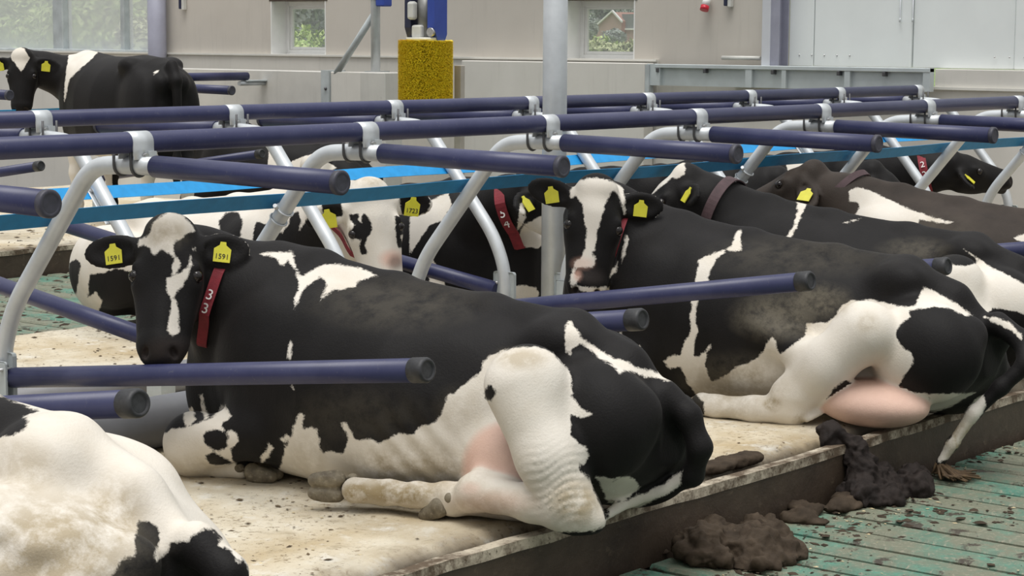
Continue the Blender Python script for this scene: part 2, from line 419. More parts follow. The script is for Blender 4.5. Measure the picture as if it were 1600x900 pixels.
obj('core', bm_tube(bmesh.new(), [(0, 0, -.01), (0, 0, .52)], .06, 24), plain('brown_brush_core', (.25, .08, .006), .7), br)
obj('shaft_plate', bm_tube(bmesh.new(), [(0, 0, .50), (0, 0, .525)], .15, 24), M['pale_cast'], br)
mo = obj('motor', bm_tube(bmesh.new(), [(0, 0, .52), (0, 0, .86)], .062, 20), M['motor'], br)
mg = bmesh.new(); bm_box(mg, -.09, .05, -.03, .07, .52, .62, .015, 2); bm_box(mg, -.11, -.05, .03, .10, .66, .80, .02, 2); obj('gearbox', mg, M['pale_cast'], br)
def arm(y0, y1, m):
    b = bmesh.new(); pr = [(-.03, .49), (.05, .50), (.075, .55), (.075, 1.0), (-.075, 1.0), (-.075, .60)]
    pts = [(x, z) for x, z in pr]
    bm_prism(b, pts, y0, y1, Matrix(((1, 0, 0, 0), (0, 0, 1, 0), (0, 1, 0, 0), (0, 0, 0, 1)))); bmesh.ops.recalc_face_normals(b, faces=b.faces)
    return obj('bracket_arm', b, m, br)
arm(-.155, -.085, M['blue_paint']); arm(.085, .15, M['dark_blue'])
pv = obj('pivot_bolt', bm_tube(bmesh.new(), [(-.085, -.12, .565), (-.06, -.12, .565)], .035, 16), M['bolt'], br)
pw = bmesh.new(); bm_box(pw, bx + .24, bx + .29, 10.465, 10.535, -.03, 1.56, .004)
tag(obj('brush_guard_post', pw, plain('grey_brown_post', (.40, .37, .32), .7, 0, .12)), 'narrow grey brown upright behind the right side of the yellow brush', 'post')

# ------------------------------------------------------------------ metal gate on the wall
g = empty('metal_gate', (WX - .1, 8.7, 1.41)); tag(g, 'low galvanised metal gate lying along the wall under the white doors', 'gate')
gx = -.06
obj('top_bar', box(gx - .02, gx + .05, -1.29, 1.25, .125, .158, .004), M['gate'], g)
for (y0, y1) in ((1.20, 1.33), (.30, .36), (-.02, .02), (-.60, -.55), (-1.29, -1.23)): obj('gate_post', box(gx - .015, gx + .05, y0, y1, -.02, .158), M['gate'], g)
for (y0, y1) in ((.36, 1.20), (.02, .30), (-.55, -.02), (-1.23, -.60)): obj('sheet', box(gx + .02, gx + .03, y0, y1, -.02, .126), M['gate'], g)
hb = bmesh.new()
for y in (1.22, .75, .1, -.5, -.9): bm_box(hb, gx - .03, gx + .02, y - .012, y + .012, .09, .125, .003)
h_ = obj('hinge_lugs', hb, M['dark_steel'], g); h_['kind'] = 'stuff'
obj('hinge_plate', box(gx - .03, gx + .04, 1.30, 1.37, -.08, .15), M['galv_dull'], g)
tag(obj('white_pipe', bm_tube(bmesh.new(), [(WX - .06, 9.36, 1.625), (WX - .06, 8.99, 1.625)], .017, 12), M['pale_cast']), 'short pale pipe resting on the wall top right of the second window', 'pipe')
# small things on the wall
lp = empty('warning_lamp', (WX - .04, 9.53, 2.04)); tag(lp, 'small red and white lamp high on the wall right of the second window', 'lamp')
obj('lamp_base', bm_tube(bmesh.new(), [(0, 0, .07), (-.03, 0, .005)], .032, 16), M['white_paint'], lp)
obj('lamp_lens', bm_tube(bmesh.new(), [(-.03, 0, .005), (-.045, 0, -.03)], .036, 16, True), plain('red_lens', (.55, .02, .04), .3), lp)
for y, lab in ((9.33, 'small grey switch box beside the red lamp'), (15.93, 'small black and white switch box left of the first window')):
    sb = empty('switch_box', (WX - .02, y, 2.08)); tag(sb, lab, 'switch box')
    obj('housing', box(-.03, .02, -.035, .0, -.045, .10, .006), M['pale_cast'], sb); obj('cover', box(-.04, -.01, .0, .030, -.035, .10, .006), M['dark_blue'], sb)

# ------------------------------------------------------------------ outside, seen through the windows
M['leaf'] = []
for nm, a, b in (('fresh_leaf', (.24, .38, .08), (.55, .66, .26)), ('olive_leaf', (.24, .29, .11), (.48, .52, .28)), ('grey_leaf', (.21, .26, .22), (.42, .46, .42))):
    t = NT(nm); oi = t.n('ShaderNodeNewGeometry').outputs['Random Per Island']
    M['leaf'].append(t.set(t.ramp(oi, [(0, a), (1, b)]), .6))
def leaf_blob(n, r, size, seed):
    rnd = np.random.RandomState(seed); d = rnd.normal(size=(n, 3)); d /= np.linalg.norm(d, axis=1)[:, None]
    lump = 1 + .22 * np.sin(d[:, 0] * 5 + seed) * np.sin(d[:, 1] * 4.3 + 1) + .15 * np.sin(d[:, 2] * 7 + d[:, 0] * 6)
    p = d * (rnd.uniform(.55, 1, n) ** .4 * lump)[:, None] * np.array(r)
    u = rnd.normal(size=(n, 3)); u /= np.linalg.norm(u, axis=1)[:, None]; v = np.cross(u, d); v /= np.linalg.norm(v, axis=1)[:, None] + 1e-9
    s = size * rnd.uniform(.6, 1.3, n)[:, None]
    V = np.stack([p - u * s, p + v * s * .5, p + u * s, p - v * s * .5], 1).reshape(-1, 3)
    return np_mesh0('foliage', V, np.arange(4 * n).reshape(-1, 4))
gr = obj('ground_outside', box(15, 900, -300, 800, -.6, -.35), plain('grass_ground', (.20, .28, .10), .9, 0, .3, 1)); tag(gr, kind='structure')
def bush(x, y, z, r, k, n, size, seed, lab, nm='bush', cat='bush', trunk=False):
    e = empty(nm, (x, y, -.4)); tag(e, lab, cat, None)
    f = obj('foliage', leaf_blob(n, r, size, seed), M['leaf'][k], e, (0, 0, z + .4)); f['kind'] = 'stuff'
    bm = bmesh.new(); bm_tube(bm, [(0, 0, -.02), (0, 0, z + .4)], .05 * max(r), 10, True, .02 * max(r)); obj('trunk' if trunk else 'stem', bm, M['kerb'], e)
    return e
def behind(y0, x): return y0 * x / WX          # same bearing as a point y0 on the end wall
bush(24, behind(14.25, 24), 1.15, (1.0, .75, .62), 0, 5200, .055, 1, 'bright green bush outside the left small window')
bush(27, behind(14.6, 27), 2.1, (1.2, 1.0, 1.0), 2, 4200, .08, 2, 'grey green tall shrub outside the left small window', trunk=True)
bush(24, behind(10.95, 24), 1.20, (.8, .62, .55), 0, 4200, .05, 3, 'bright green bush outside the second window, left half')
bush(24.5, behind(10.42, 24.5), 1.22, (.8, .60, .52), 1, 4200, .05, 4, 'olive bush outside the second window, right half')
bush(150, behind(10.79, 150), 2.55, (1.0, 1.0, 1.05), 2, 2600, .12, 5, 'round dark bush in front of the brick house', trunk=True)
bush(200, behind(10.50, 200), 1.9, (1.2, 1.5, .9), 2, 2400, .14, 6, 'low dark bush below the gable of the brick house')
for i, (y, x, z, r, k) in enumerate(((17.3, 25, 1.85, (1.2, 1.2, 1.1), 0), (16.6, 26, 1.7, (1.0, .9, .9), 0), (16.45, 23, 1.45, (.7, .7, .6), 1), (18.2, 26, 1.75, (1.2, 1.1, 1.0), 0), (18.9, 27, 1.7, (1.2, 1.1, 1.0), 1))):
    bush(x, behind(y, x), z, r, k, 4600, .075, 20 + i, ('tall pale green bush outside the glazing, behind the standing cow\'s withers', 'green bush outside the glazing, right of the thin mullion', 'low olive bush outside the glazing beside the grey column', 'green bush outside the glazing, above the standing cow\'s head', 'olive bush outside the glazing at the far left edge')[i])
for i, (y, x, z, r) in enumerate(((10.98, 400, 6.5, (5, 12, 7.5)), (10.16, 400, 6.5, (5, 12, 7.0)), (14.3, 60, 4.0, (3, 5, 4.2)), (16.8, 60, 4.2, (3, 5, 4.4)), (18.6, 58, 4.4, (3, 5, 4.4)))):
    bush(x, behind(y, x), z, r, 2, 5200, .26 if x < 100 else .6, 40 + i, ('grey green tree left of the brick house', 'grey green tree right of the brick house', 'tall grey tree far beyond the left small window', 'tall grey tree far beyond the glazing, right of the mullion', 'tall grey tree far beyond the glazing, left part')[i], 'tree', 'tree', True)
# brick house
hs = empty('brick_house', (350, 257.4, -.4)); tag(hs, 'red brick house with a white edged gable seen through the second window', 'house')
t = NT('red_brick'); bt = t.n('ShaderNodeTexBrick'); bt.inputs['Scale'].default_value = 3; bt.inputs['Color1'].default_value = (.42, .20, .15, 1); bt.inputs['Color2'].default_value = (.36, .17, .13, 1); bt.inputs['Mortar'].default_value = (.45, .38, .33, 1)
t.L.new(t.co, bt.inputs['Vector']); M['brick'] = t.set(bt.outputs[0], .85)
M['roof'] = plain('grey_roof_tiles', (.20, .22, .22), .7, 0, .15, 3); M['glass_dark'] = plain('dark_far_window', (.10, .12, .13), .15)
MX = Matrix(((0, 0, 1, 0), (1, 0, 0, 0), (0, 1, 0, 0), (0, 0, 0, 1)))
def hx_(poly, x0, x1, m, nm):
    b = bmesh.new(); bm_prism(b, poly, x0, x1, MX); bmesh.ops.recalc_face_normals(b, faces=b.faces); return obj(nm, b, m, hs)
hx_([(-2.2, 0), (4.9, 0), (4.9, 4.1), (0, 7.6), (-2.2, 5.7)], 0, 12, M['brick'], 'gable_wall')
hx_([(-10, 0), (-2.2, 0), (-2.2, 4.1), (-10, 4.1)], 1.5, 11, M['brick'], 'side_wall')
hx_([(-10, 4.1), (-1.9, 4.1), (-1.2, 7.2), (-10, 7.2)], 1.4, 11, M['roof'], 'roof')
hx_([(0, 8.0), (5.9, 3.75), (5.9, 3.35), (0, 7.6), (-2.5, 5.4), (-2.5, 5.8)], -.5, .05, M['white_paint'], 'bargeboard')
hx_([(-10, 3.9), (-2.2, 3.9), (-2.2, 4.25), (-10, 4.25)], 1.1, 1.5, M['white_paint'], 'gutter')
for y in (-.9, 1.6): obj('window', box(-.1, .05, y - .7, y + .7, 1.2, 3.2), M['glass_dark'], hs)

# ------------------------------------------------------------------ neck rails and cubicle dividers
RZ = 1.41
def saddle_mesh():
    bm = bmesh.new(); r = .0395; t = .004; w = .046
    out = [(-r - .004, -.058), (-r, -.02)] + [(-r * math.cos(a), r * math.sin(a)) for a in [math.pi * k / 12 for k in range(13)]] + [(r, -.02), (r + .004, -.058)]
    inn = [(y * .9, z * .9 if z > 0 else z) for y, z in out]
    ra = [[bm.verts.new((x, y, z)) for (y, z) in out] for x in (-w, w)]; rb = [[bm.verts.new((x, y, z)) for (y, z) in inn] for x in (-w, w)]
    for i in range(len(out) - 1):
        bm.faces.new((ra[0][i], ra[0][i + 1], ra[1][i + 1], ra[1][i])).smooth = True
        bm.faces.new((rb[0][i], rb[1][i], rb[1][i + 1], rb[0][i + 1]))
        for k in (0, 1): bm.faces.new((ra[k][i], rb[k][i], rb[k][i + 1], ra[k][i + 1]))
    for i in (0, -1): bm.faces.new((ra[0][i], ra[1][i], rb[1][i], rb[0][i]))
    bmesh.ops.recalc_face_normals(bm, faces=bm.faces)
    for y in (-1, 1): bm_box(bm, .018, .052, y * .043 - .004, y * .043 + .004, -.062, -.030)
    m = bpy.data.meshes.new('clamp'); bm.to_mesh(m); bm.free(); m.materials.append(M['galv']); return m
def ubolt_mesh():
    bm = bmesh.new(); r = .0375
    pts = [(-r, 0, .075)] + [(-r * math.cos(a), 0, -r * math.sin(a)) for a in [math.pi * k / 10 for k in range(11)]] + [(r, 0, .075)]
    bm_tube(bm, pts, .0055, 8)
    m = bpy.data.meshes.new('u_bolt'); bm.to_mesh(m); bm.free(); m.materials.append(M['dark_steel']); return m
def nut_mesh():
    bm = bmesh.new(); bmesh.ops.create_cone(bm, cap_ends=True, segments=6, radius1=.010, radius2=.010, depth=.014)
    m = bpy.data.meshes.new('nut'); bm.to_mesh(m); bm.free(); m.materials.append(M['bolt']); return m
SADDLE, UBOLT, NUT = saddle_mesh(), ubolt_mesh(), nut_mesh()
def neck_rail(y, x0, x1, xs, lab, end_cap=True):
    r = obj('neck_rail', bm_tube(bmesh.new(), [(x0, y, RZ), (x1, y, RZ)], .0375, 24), M['navy']); tag(r, lab, 'rail')
    for x in xs:
        c = obj('clamp', SADDLE, None, r, (x, y, RZ)); c['label'] = 'galvanised saddle clamp'
        for sy in (-.050, .050): obj('nut', NUT, None, c, (.0, sy, -.045), (math.pi / 2, 0, 0))
    return r
NX = [4.715 + 1.15 * i for i in range(-3, 8)]; FX = [5.72 + 1.15 * i for i in range(-2, 8)]
neck_rail(5.51, .8, NX[-1] + .02, NX, 'long navy neck rail over the near row of cows')
neck_rail(7.33, 2.8, FX[-1] + .02, FX, 'long navy neck rail over the far row of the double row')
R3X = [12.09 + 1.15 * i for i in range(-5, 1)]
neck_rail(13.87, 11.98, 13.20, R3X[-1:], 'short navy neck rail right of the standing cow\'s rump'); neck_rail(13.87, 5.0, 10.35, R3X[:-2], 'navy neck rail left of the standing cow\'s face')
er = obj('rail_end_bracket', box(13.16, 13.42, 13.83, 13.91, 1.36, 1.375, .003), M['galv_dull']); tag(er, 'small steel bracket fixing the standing cow\'s neck rail to the low wall', 'bracket')
obj('bracket_pipe', bm_tube(bmesh.new(), [(13.10, 13.87, 1.345), (13.44, 13.87, 1.345)], .022, 12), M['galv'], er)

def cap_mesh():
    bm = bmesh.new(); r = .0405
    prof = [(.0, -.055), (r, -.055), (r, -.004), (r * .9, .004), (r * .72, .006), (r * .66, .0), (0, .0)]
    n = 24; rows = []
    for (rr, x) in prof:
        rows.append([bm.verts.new((rr * math.cos(2 * math.pi * k / n), rr * math.sin(2 * math.pi * k / n), x)) for k in range(n)] if rr else [bm.verts.new((0, 0, x))])
    for a, b in zip(rows[:-1], rows[1:]):
        for k in range(n):
            if len(a) == 1: bm.faces.new((a[0], b[k], b[(k + 1) % n]))
            elif len(b) == 1: bm.faces.new((a[k], a[(k + 1) % n], b[0]))
            else: bm.faces.new((a[k], a[(k + 1) % n], b[(k + 1) % n], b[k])).smooth = True
    bmesh.ops.recalc_face_normals(bm, faces=bm.faces)
    m = bpy.data.meshes.new('end_cap'); bm.to_mesh(m); bm.free(); m.materials.append(M['cap']); return m
CAP = cap_mesh(); CAPU = CAP.copy(); CAPU.materials.clear(); CAPU.materials.append(plain('scuffed_navy_cap', (.045, .045, .062), .5, 0, .3, 30))
for v in CAPU.vertices: v.co.z = v.co.z * .35
def divider_parts():
    """shapes for a divider whose rail passes over the origin; cow's rear towards -y; z absolute"""
    D = {}
    D['loop'] = tube(smooth_path([(0, -.10, 1.330), (0, .06, 1.330), (0, .24, 1.318), (0, .70, .775), (0, .775, .60), (0, .775, .26)], .16, 8), .0325, 20)
    D['upper_sleeve'] = tube([(0, -.98, 1.318), (0, -.10, 1.330)], .0385, 24)
    D['lower_sleeve'] = tube([(0, -1.335, .795), (0, .15, .585), (0, .72, .505)], .0385, 24)
    D['foot_plate'] = bm_box(bm_box(bmesh.new(), -.006, .0, .70, .835, .38, .60, .012, 2), -.045, -.038, .70, .80, .40, .57, .008, 2)
    D['foot_post'] = box(-.045, .045, .735, .825, .18, .42, .006)
    out = {}
    for k, bm in D.items():
        m = bpy.data.meshes.new(k); bm.normal_update(); bm.to_mesh(m); bm.free()
        m.materials.append(M['navy'] if 'sleeve' in k else (M['galv'] if k == 'loop' else M['galv_dull'])); out[k] = m
    return out
_DP = divider_parts()
bb = bmesh.new()
for z in (.43, .54): bm_tube(bb, [(-.075, .72, z), (.012, .72, z)], .007, 8)
for (y, z) in ((.745, .55), (.80, .55), (.745, .44), (.80, .44)): bm_tube(bb, [(-.016, y, z), (-.006, y, z)], .009, 6)
_BM = bpy.data.meshes.new('bolts'); bb.to_mesh(_BM); bb.free(); _BM.materials.append(M['bolt'])
def divider(x, y, back, lab, group=None, tie=False, splice=False, low=0.):
    e = empty('cubicle_divider', (x, y, 0), (0, 0, math.pi if back else 0)); tag(e, lab, 'divider', group)
    for k in ('loop', 'upper_sleeve', 'foot_plate', 'foot_post'): obj(k, _DP[k], None, e)
    piv = Vector((0, .72, .505)); Rl = Matrix.Rotation(-math.atan2(low, 2.055), 4, 'X')
    ls = obj('lower_sleeve', _DP['lower_sleeve'], None, e); LM = Matrix.Translation(piv) @ Rl @ Matrix.Translation(-piv); ls.matrix_local = LM
    obj('foot_bolts', _BM, None, e)['kind'] = 'stuff'
    for yy in (-.015, .075): obj('u_bolt', UBOLT, None, e, (0, yy, 1.33))
    a = math.atan2(.012, .88); c = obj('end_cap', CAPU, None, e, (0, -.985, 1.318), (math.pi / 2, 0, 0))
    c = obj('end_cap', CAP, None, e); c.matrix_local = LM @ Matrix.Translation((0, -1.340, .796)) @ Matrix.Rotation(math.pi / 2 - .14, 4, 'X')
    if tie:
        b = bmesh.new()
        for s in (0, .055):
            p = Vector((0, .44 + s * .65, 1.08 - s * .76)); u = Vector((1, 0, 0)); w = Vector((0, .76, .65))
            pts = [p + (u * math.cos(q) + w * math.sin(q)) * .037 for q in [2 * math.pi * k / 16 for k in range(17)]]
            bm_tube(b, pts, .0045, 6, False)
        p = Vector((-.045, .44, 1.09)); bm_tube(b, [p, p + Vector((-.02, -.01, .012))], .009, 8)
        obj('ring_clamp', b, M['galv'], e)
    if splice:
        t = Vector((0, .65, -.76)); pm = Vector((0, .44, 1.09)); nz = Vector((0, -.76, -.65))
        b = bmesh.new(); Mx = frame_M(pm + nz * .034 + t * .02, (1, 0, 0), t, Vector((1, 0, 0)).cross(t))
        bm_box(b, -.042, .042, -.10, .10, -.004, .004, .004, 1, Mx); obj('splice_plate', b, M['galv'], e)
        b = bmesh.new()
        for sx in (-.03, .03):
            for sy in (-.075, .06): bm_tube(b, [Mx @ Vector((sx, sy, -.014)), Mx @ Vector((sx, sy, .014))], .009, 8)
        obj('splice_bolts', b, M['bolt'], e)['kind'] = 'stuff'
    return e
ORD = ['first', 'second', 'third', 'fourth', 'fifth', 'sixth', 'seventh', 'eighth', 'ninth', 'tenth', 'eleventh']
NLAB = {-3: None, -2: 'navy cubicle divider just left of the white cow in the near corner', -1: 'navy cubicle divider whose capped rails end at the left edge beside the white cow',
        0: 'navy cubicle divider with lower rail under the chin of cow 33', 1: 'navy cubicle divider rising behind the back of cow 33', 2: 'navy cubicle divider with long lower rail in front of the hanging-tailed cow',
        3: 'navy cubicle divider between the hanging-tailed cow and the third cow', 4: 'navy cubicle divider with ring clamp between the third and fourth cows', 5: 'navy cubicle divider just beyond the fourth cow of the near row',
        6: 'second cubicle divider beyond the fourth cow, near row', 7: 'last navy cubicle divider of the near row at the right edge'}
for i in range(-2, 8): divider(4.715 + 1.15 * i, 5.51, False, NLAB[i], None, i in (1, 4, 7), False, {-1: .01, 0: -.040, 2: .035}.get(i, 0.))
for i in range(-1, 8): divider(5.72 + 1.15 * i, 7.33, True, ORD[i + 1] + ' cubicle divider of the far row counted from the left, its arm pointing away', None, False, i in (0, 5))
for i, x in enumerate(R3X[:-2] + R3X[-1:]): divider(x, 13.87, False, ORD[i] + ' cubicle divider of the row round the standing cow, counted from the left')

# blue straps
def strap(pts_x, y, z, slope, w, mat, lab):
    bm = bmesh.new(); rows = []; t = Vector((0, slope[0], slope[1])).normalized(); n = Vector((0, -t.z, t.y))
    rnd = random.Random(9)
    for x in pts_x:
        s = math.sin(x * 2.73) * .004
        c = Vector((x, y, z + s)); tt = t
        rows.append([bm.verts.new(c - tt * w / 2 - n * .0012), bm.verts.new(c + tt * w / 2 - n * .0012), bm.verts.new(c + tt * w / 2 + n * .0012), bm.verts.new(c - tt * w / 2 + n * .0012)])
    for a, b in zip(rows[:-1], rows[1:]):
        for k in range(4): bm.faces.new((a[k], b[k], b[(k + 1) % 4], a[(k + 1) % 4]))
    bm.faces.new(rows[0][::-1]); bm.faces.new(rows[-1]); bmesh.ops.recalc_face_normals(bm, faces=bm.faces)
    o = obj('strap', bm, M[mat]); tag(o, lab, 'strap'); return o
XS = [2.0 + .2 * k for k in range(61)]
strap(XS, 5.51 + .44 + .040, 1.115, (.64, -.77), .080, 'strap_shaded', 'blue webbing strap, shade in its colour, stretched along the heads of the near row')
strap([3.0 + .2 * k for k in range(55)], 6.955, 1.105, (-.64, -.77), .066, 'strap', 'bright blue webbing strap stretched along the heads of the far row')
strap([5.0 + .2 * k for k in range(36)], 13.87 + .44 + .03, 1.115, (.64, -.77), .085, 'strap', 'blue webbing strap behind the muzzle of the standing cow')
# brisket boards
tag(obj('brisket_board', bm_tube(bmesh.new(), [(.5, 5.98, .30), (WX - .3, 5.98, .30)], .10, 20), plain('grey_plastic_board', (.17, .175, .19), .5, 0, .15, 4)), 'long grey rounded brisket board on the bed in front of the near row', 'board')
tag(obj('brisket_board', bm_tube(bmesh.new(), [(3.2, 6.86, .27), (WX - .3, 6.86, .27)], .07, 20), plain('grey_plastic_board_far', (.20, .20, .21), .5, 0, .15, 4)), 'long grey rounded brisket board on the bed in front of the far row', 'board')
# ------------------------------------------------------------------ cow engine: smooth union of tapered limbs and ovals, one continuous surface
class Body:
    def __init__(s): s.pr = []; s.wr = []
    def cap(s, a, b, ra, rb, k=.05, flat=None, sub=False):
        s.pr.append(('c', np.array(a, float), np.array(b, float), ra, rb, k, flat, sub))
    def chain(s, pts, k=.05, flat=None):
        for (p, q) in zip(pts[:-1], pts[1:]): s.cap(p[:3], q[:3], p[3], q[3], k, flat)
    def ell(s, c, r, k=.05, R=None, sub=False):
        s.pr.append(('e', np.array(c, float), np.array(r, float), np.eye(3) if R is None else np.array(R, float), k, sub))
    def trunk(s, rows, n=2.3, k=.05):
        s.pr.append(('t', np.array(rows, float), n, k))
    def wrinkle(s, c, rad, d, freq, amp):
        s.wr.append((np.array(c, float), rad, np.array(d, float) / np.linalg.norm(d), freq, amp))
    def bounds(s):
        lo, hi = [], []
        for p in s.pr:
            b = s._bb(p)
            if b[2]: continue
            lo.append(b[0]); hi.append(b[1])
        return np.min(lo, 0), np.max(hi, 0)
    def _bb(s, p):
        if p[0] == 'c':
            r = max(p[3], p[4]) * (1.6 if p[6] is not None else 1)
            return np.minimum(p[1], p[2]) - r, np.maximum(p[1], p[2]) + r, p[7]
        if p[0] == 'e':
            ext = np.sqrt(((p[3] * p[2][None, :]) ** 2).sum(1)); return p[1] - ext, p[1] + ext, p[5]
        r = p[1]; return (np.array([r[0, 0], (r[:, 5] - r[:, 3]).min(), (r[:, 1]).min()]), np.array([r[-1, 0], (r[:, 5] + r[:, 3]).max(), r[:, 2].max()]), False)
    def _d(s, p, X):
        if p[0] == 'c':
            _, a, b, ra, rb, k, flat, sub = p
            Y = X
            if flat is not None:
                ax, f = flat; ax = np.asarray(ax, float) / np.linalg.norm(ax); m = (a + b) / 2
                Y = X + ((X - m) @ ax)[:, None] * ax * (1 / f - 1)
                a = a + ((a - m) @ ax) * ax * (1 / f - 1); b = b + ((b - m) @ ax) * ax * (1 / f - 1)
            ba = b - a; t = np.clip(((Y - a) @ ba) / max(ba @ ba, 1e-9), 0, 1)
            return np.linalg.norm(Y - a - t[:, None] * ba, axis=1) - (ra + (rb - ra) * t)
        if p[0] == 'e':
            q = (X - p[1]) @ p[3]; q0 = np.linalg.norm(q / p[2], axis=1); q1 = np.linalg.norm(q / p[2] ** 2, axis=1)
            return np.where(q1 > 1e-9, q0 * (q0 - 1) / np.maximum(q1, 1e-9), -p[2].min())
        _, rows, n, k = p
        x = np.clip(X[:, 0], rows[0, 0], rows[-1, 0])
        zb = np.interp(x, rows[:, 0], rows[:, 1]); zt = np.interp(x, rows[:, 0], rows[:, 2]); w = np.interp(x, rows[:, 0], rows[:, 3])
        zw = np.interp(x, rows[:, 0], rows[:, 4]); yc = np.interp(x, rows[:, 0], rows[:, 5])
        dz = X[:, 2] - zw; h = np.where(dz > 0, np.maximum(zt - zw, .02), np.maximum(zw - zb, .02)); dy = np.abs(X[:, 1] - yc)
        m = np.where(dz > 0, 1.95, 2.8)
        q = ((dy / w) ** m + (np.abs(dz) / h) ** m) ** (1 / m)
        d2 = (q - 1) * np.minimum(w, h) * .9
        ex = np.maximum(np.maximum(rows[0, 0] - X[:, 0], X[:, 0] - rows[-1, 0]), 0)
        return np.where(ex > 0, np.hypot(np.maximum(d2, 0), ex) + np.minimum(d2, 0) * 0, d2)
    def field(s, X, band):
        d = np.full(len(X), 1.0, float)
        for p in s.pr:
            lo, hi, sub = s._bb(p)
            k = {'c': 5, 'e': 4, 't': 3}[p[0]]; k = p[k]
            mar = band + k
            idx = np.where(((X >= lo - mar) & (X <= hi + mar)).all(1))[0]
            if not len(idx): continue
            e = s._d(p, X[idx]); c = d[idx]
            if sub:
                h = np.clip(.5 - .5 * (c + e) / k, 0, 1); d[idx] = c + (-e - c) * h + k * h * (1 - h)
            else:
                h = np.clip(.5 + .5 * (c - e) / k, 0, 1); d[idx] = c + (e - c) * h - k * h * (1 - h)
        for (c, rad, dr, fr, amp) in s.wr:
            v = X - c; r = np.linalg.norm(v, axis=1); f = np.clip(1 - r / rad, 0, 1) ** .7
            d += amp * np.sin((v @ dr) * fr + 2.2 * np.sin((v @ np.roll(dr, 1)) * fr * .17)) * f
        return d
    def mesh(s, h):
        lo, hi = s.bounds(); lo = lo - .05; hi = hi + .05
        m = 4; nc = np.ceil((hi - lo) / (h * m)).astype(int) + 1
        ax = [lo[i] + np.arange(nc[i] + 1) * h * m for i in range(3)]
        Xc = np.stack(np.meshgrid(*ax, indexing='ij'), -1).reshape(-1, 3)
        dc = s.field(Xc, h * m * 3).reshape(nc + 1)
        act = np.abs(dc) < h * m * 2.6
        a2 = np.zeros(nc, bool)
        for i in (0, 1):
            for j in (0, 1):
                for k in (0, 1): a2 |= act[i:nc[0] + i, j:nc[1] + j, k:nc[2] + k]
        nf = nc * m + 1
        # nearest coarse values first, exact values near the surface
        g = np.repeat(np.repeat(np.repeat(dc, m, 0), m, 1), m, 2)[:nf[0], :nf[1], :nf[2]].astype(np.float32)
        fm = np.zeros(nf, bool)
        big = np.repeat(np.repeat(np.repeat(a2, m, 0), m, 1), m, 2)
        for i in (0, 1):
            for j in (0, 1):
                for k in (0, 1): fm[i:i + big.shape[0], j:j + big.shape[1], k:k + big.shape[2]] |= big
        I = np.argwhere(fm); X = lo + I * h
        g[fm] = s.field(X, h * 3)
        return surface_nets(g, lo, h)

def surface_nets(g, lo, h):
    ins = g < 0; n = np.array(g.shape)
    c = np.zeros(n - 1, np.int8)
    for i in (0, 1):
        for j in (0, 1):
            for k in (0, 1): c += ins[i:n[0] - 1 + i, j:n[1] - 1 + j, k:n[2] - 1 + k]
    act = (c > 0) & (c < 8); cells = np.argwhere(act); ids = np.full(n - 1, -1, np.int64); ids[act] = np.arange(len(cells))
    acc = np.zeros((len(cells), 3)); cnt = np.zeros(len(cells))
    for a in range(3):
        b, cc = [q for q in range(3) if q != a]
        for ob in (0, 1):
            for oc in (0, 1):
                o = np.zeros(3, int); o[b] = ob; o[cc] = oc; e = o.copy(); e[a] = 1
                p0 = cells + o; p1 = cells + e
                v0 = g[p0[:, 0], p0[:, 1], p0[:, 2]]; v1 = g[p1[:, 0], p1[:, 1], p1[:, 2]]
                m = (v0 < 0) != (v1 < 0); t = np.where(m, v0 / np.where(v0 - v1 == 0, 1, v0 - v1), 0)
                pt = o[None, :].repeat(len(cells), 0).astype(float); pt[:, a] = t
                acc[m] += pt[m]; cnt[m] += 1
    V = lo + (cells + acc / np.maximum(cnt, 1)[:, None]) * h
    Fs = []
    for a in range(3):
        b, cc = (a + 1) % 3, (a + 2) % 3
        sl0 = [slice(None)] * 3; sl1 = [slice(None)] * 3; sl0[a] = slice(0, n[a] - 1); sl1[a] = slice(1, n[a])
        ch = ins[tuple(sl0)] != ins[tuple(sl1)]
        E = np.argwhere(ch); E = E[(E[:, b] > 0) & (E[:, cc] > 0) & (E[:, b] < n[b] - 1) & (E[:, cc] < n[cc] - 1)]
        flip = ~ins[E[:, 0], E[:, 1], E[:, 2]]
        q = []
        for (ob, oc) in ((0, 0), (-1, 0), (-1, -1), (0, -1)):
            k = E.copy(); k[:, b] += ob; k[:, cc] += oc; q.append(ids[k[:, 0], k[:, 1], k[:, 2]])
        q = np.stack(q, 1); q[flip] = q[flip][:, ::-1]; Fs.append(q)
    F = np.concatenate(Fs); F = F[(F >= 0).all(1)]
    return V, F

def np_mesh(name, V, F):
    me = bpy.data.meshes.new(name)
    me.vertices.add(len(V)); me.vertices.foreach_set('co', V.astype(np.float32).ravel())
    me.loops.add(F.size); me.loops.foreach_set('vertex_index', F.astype(np.int32).ravel())
    me.polygons.add(len(F)); me.polygons.foreach_set('loop_start', np.arange(0, F.size, F.shape[1], dtype=np.int32))
    me.polygons.foreach_set('loop_total', np.full(len(F), F.shape[1], np.int32))
    me.polygons.foreach_set('use_smooth', np.ones(len(F), bool))
    me.update(calc_edges=True); return me

def add_attr(me, name, val):
    a = me.attributes.new(name, 'FLOAT', 'POINT'); a.data.foreach_set('value', np.asarray(val, np.float32))

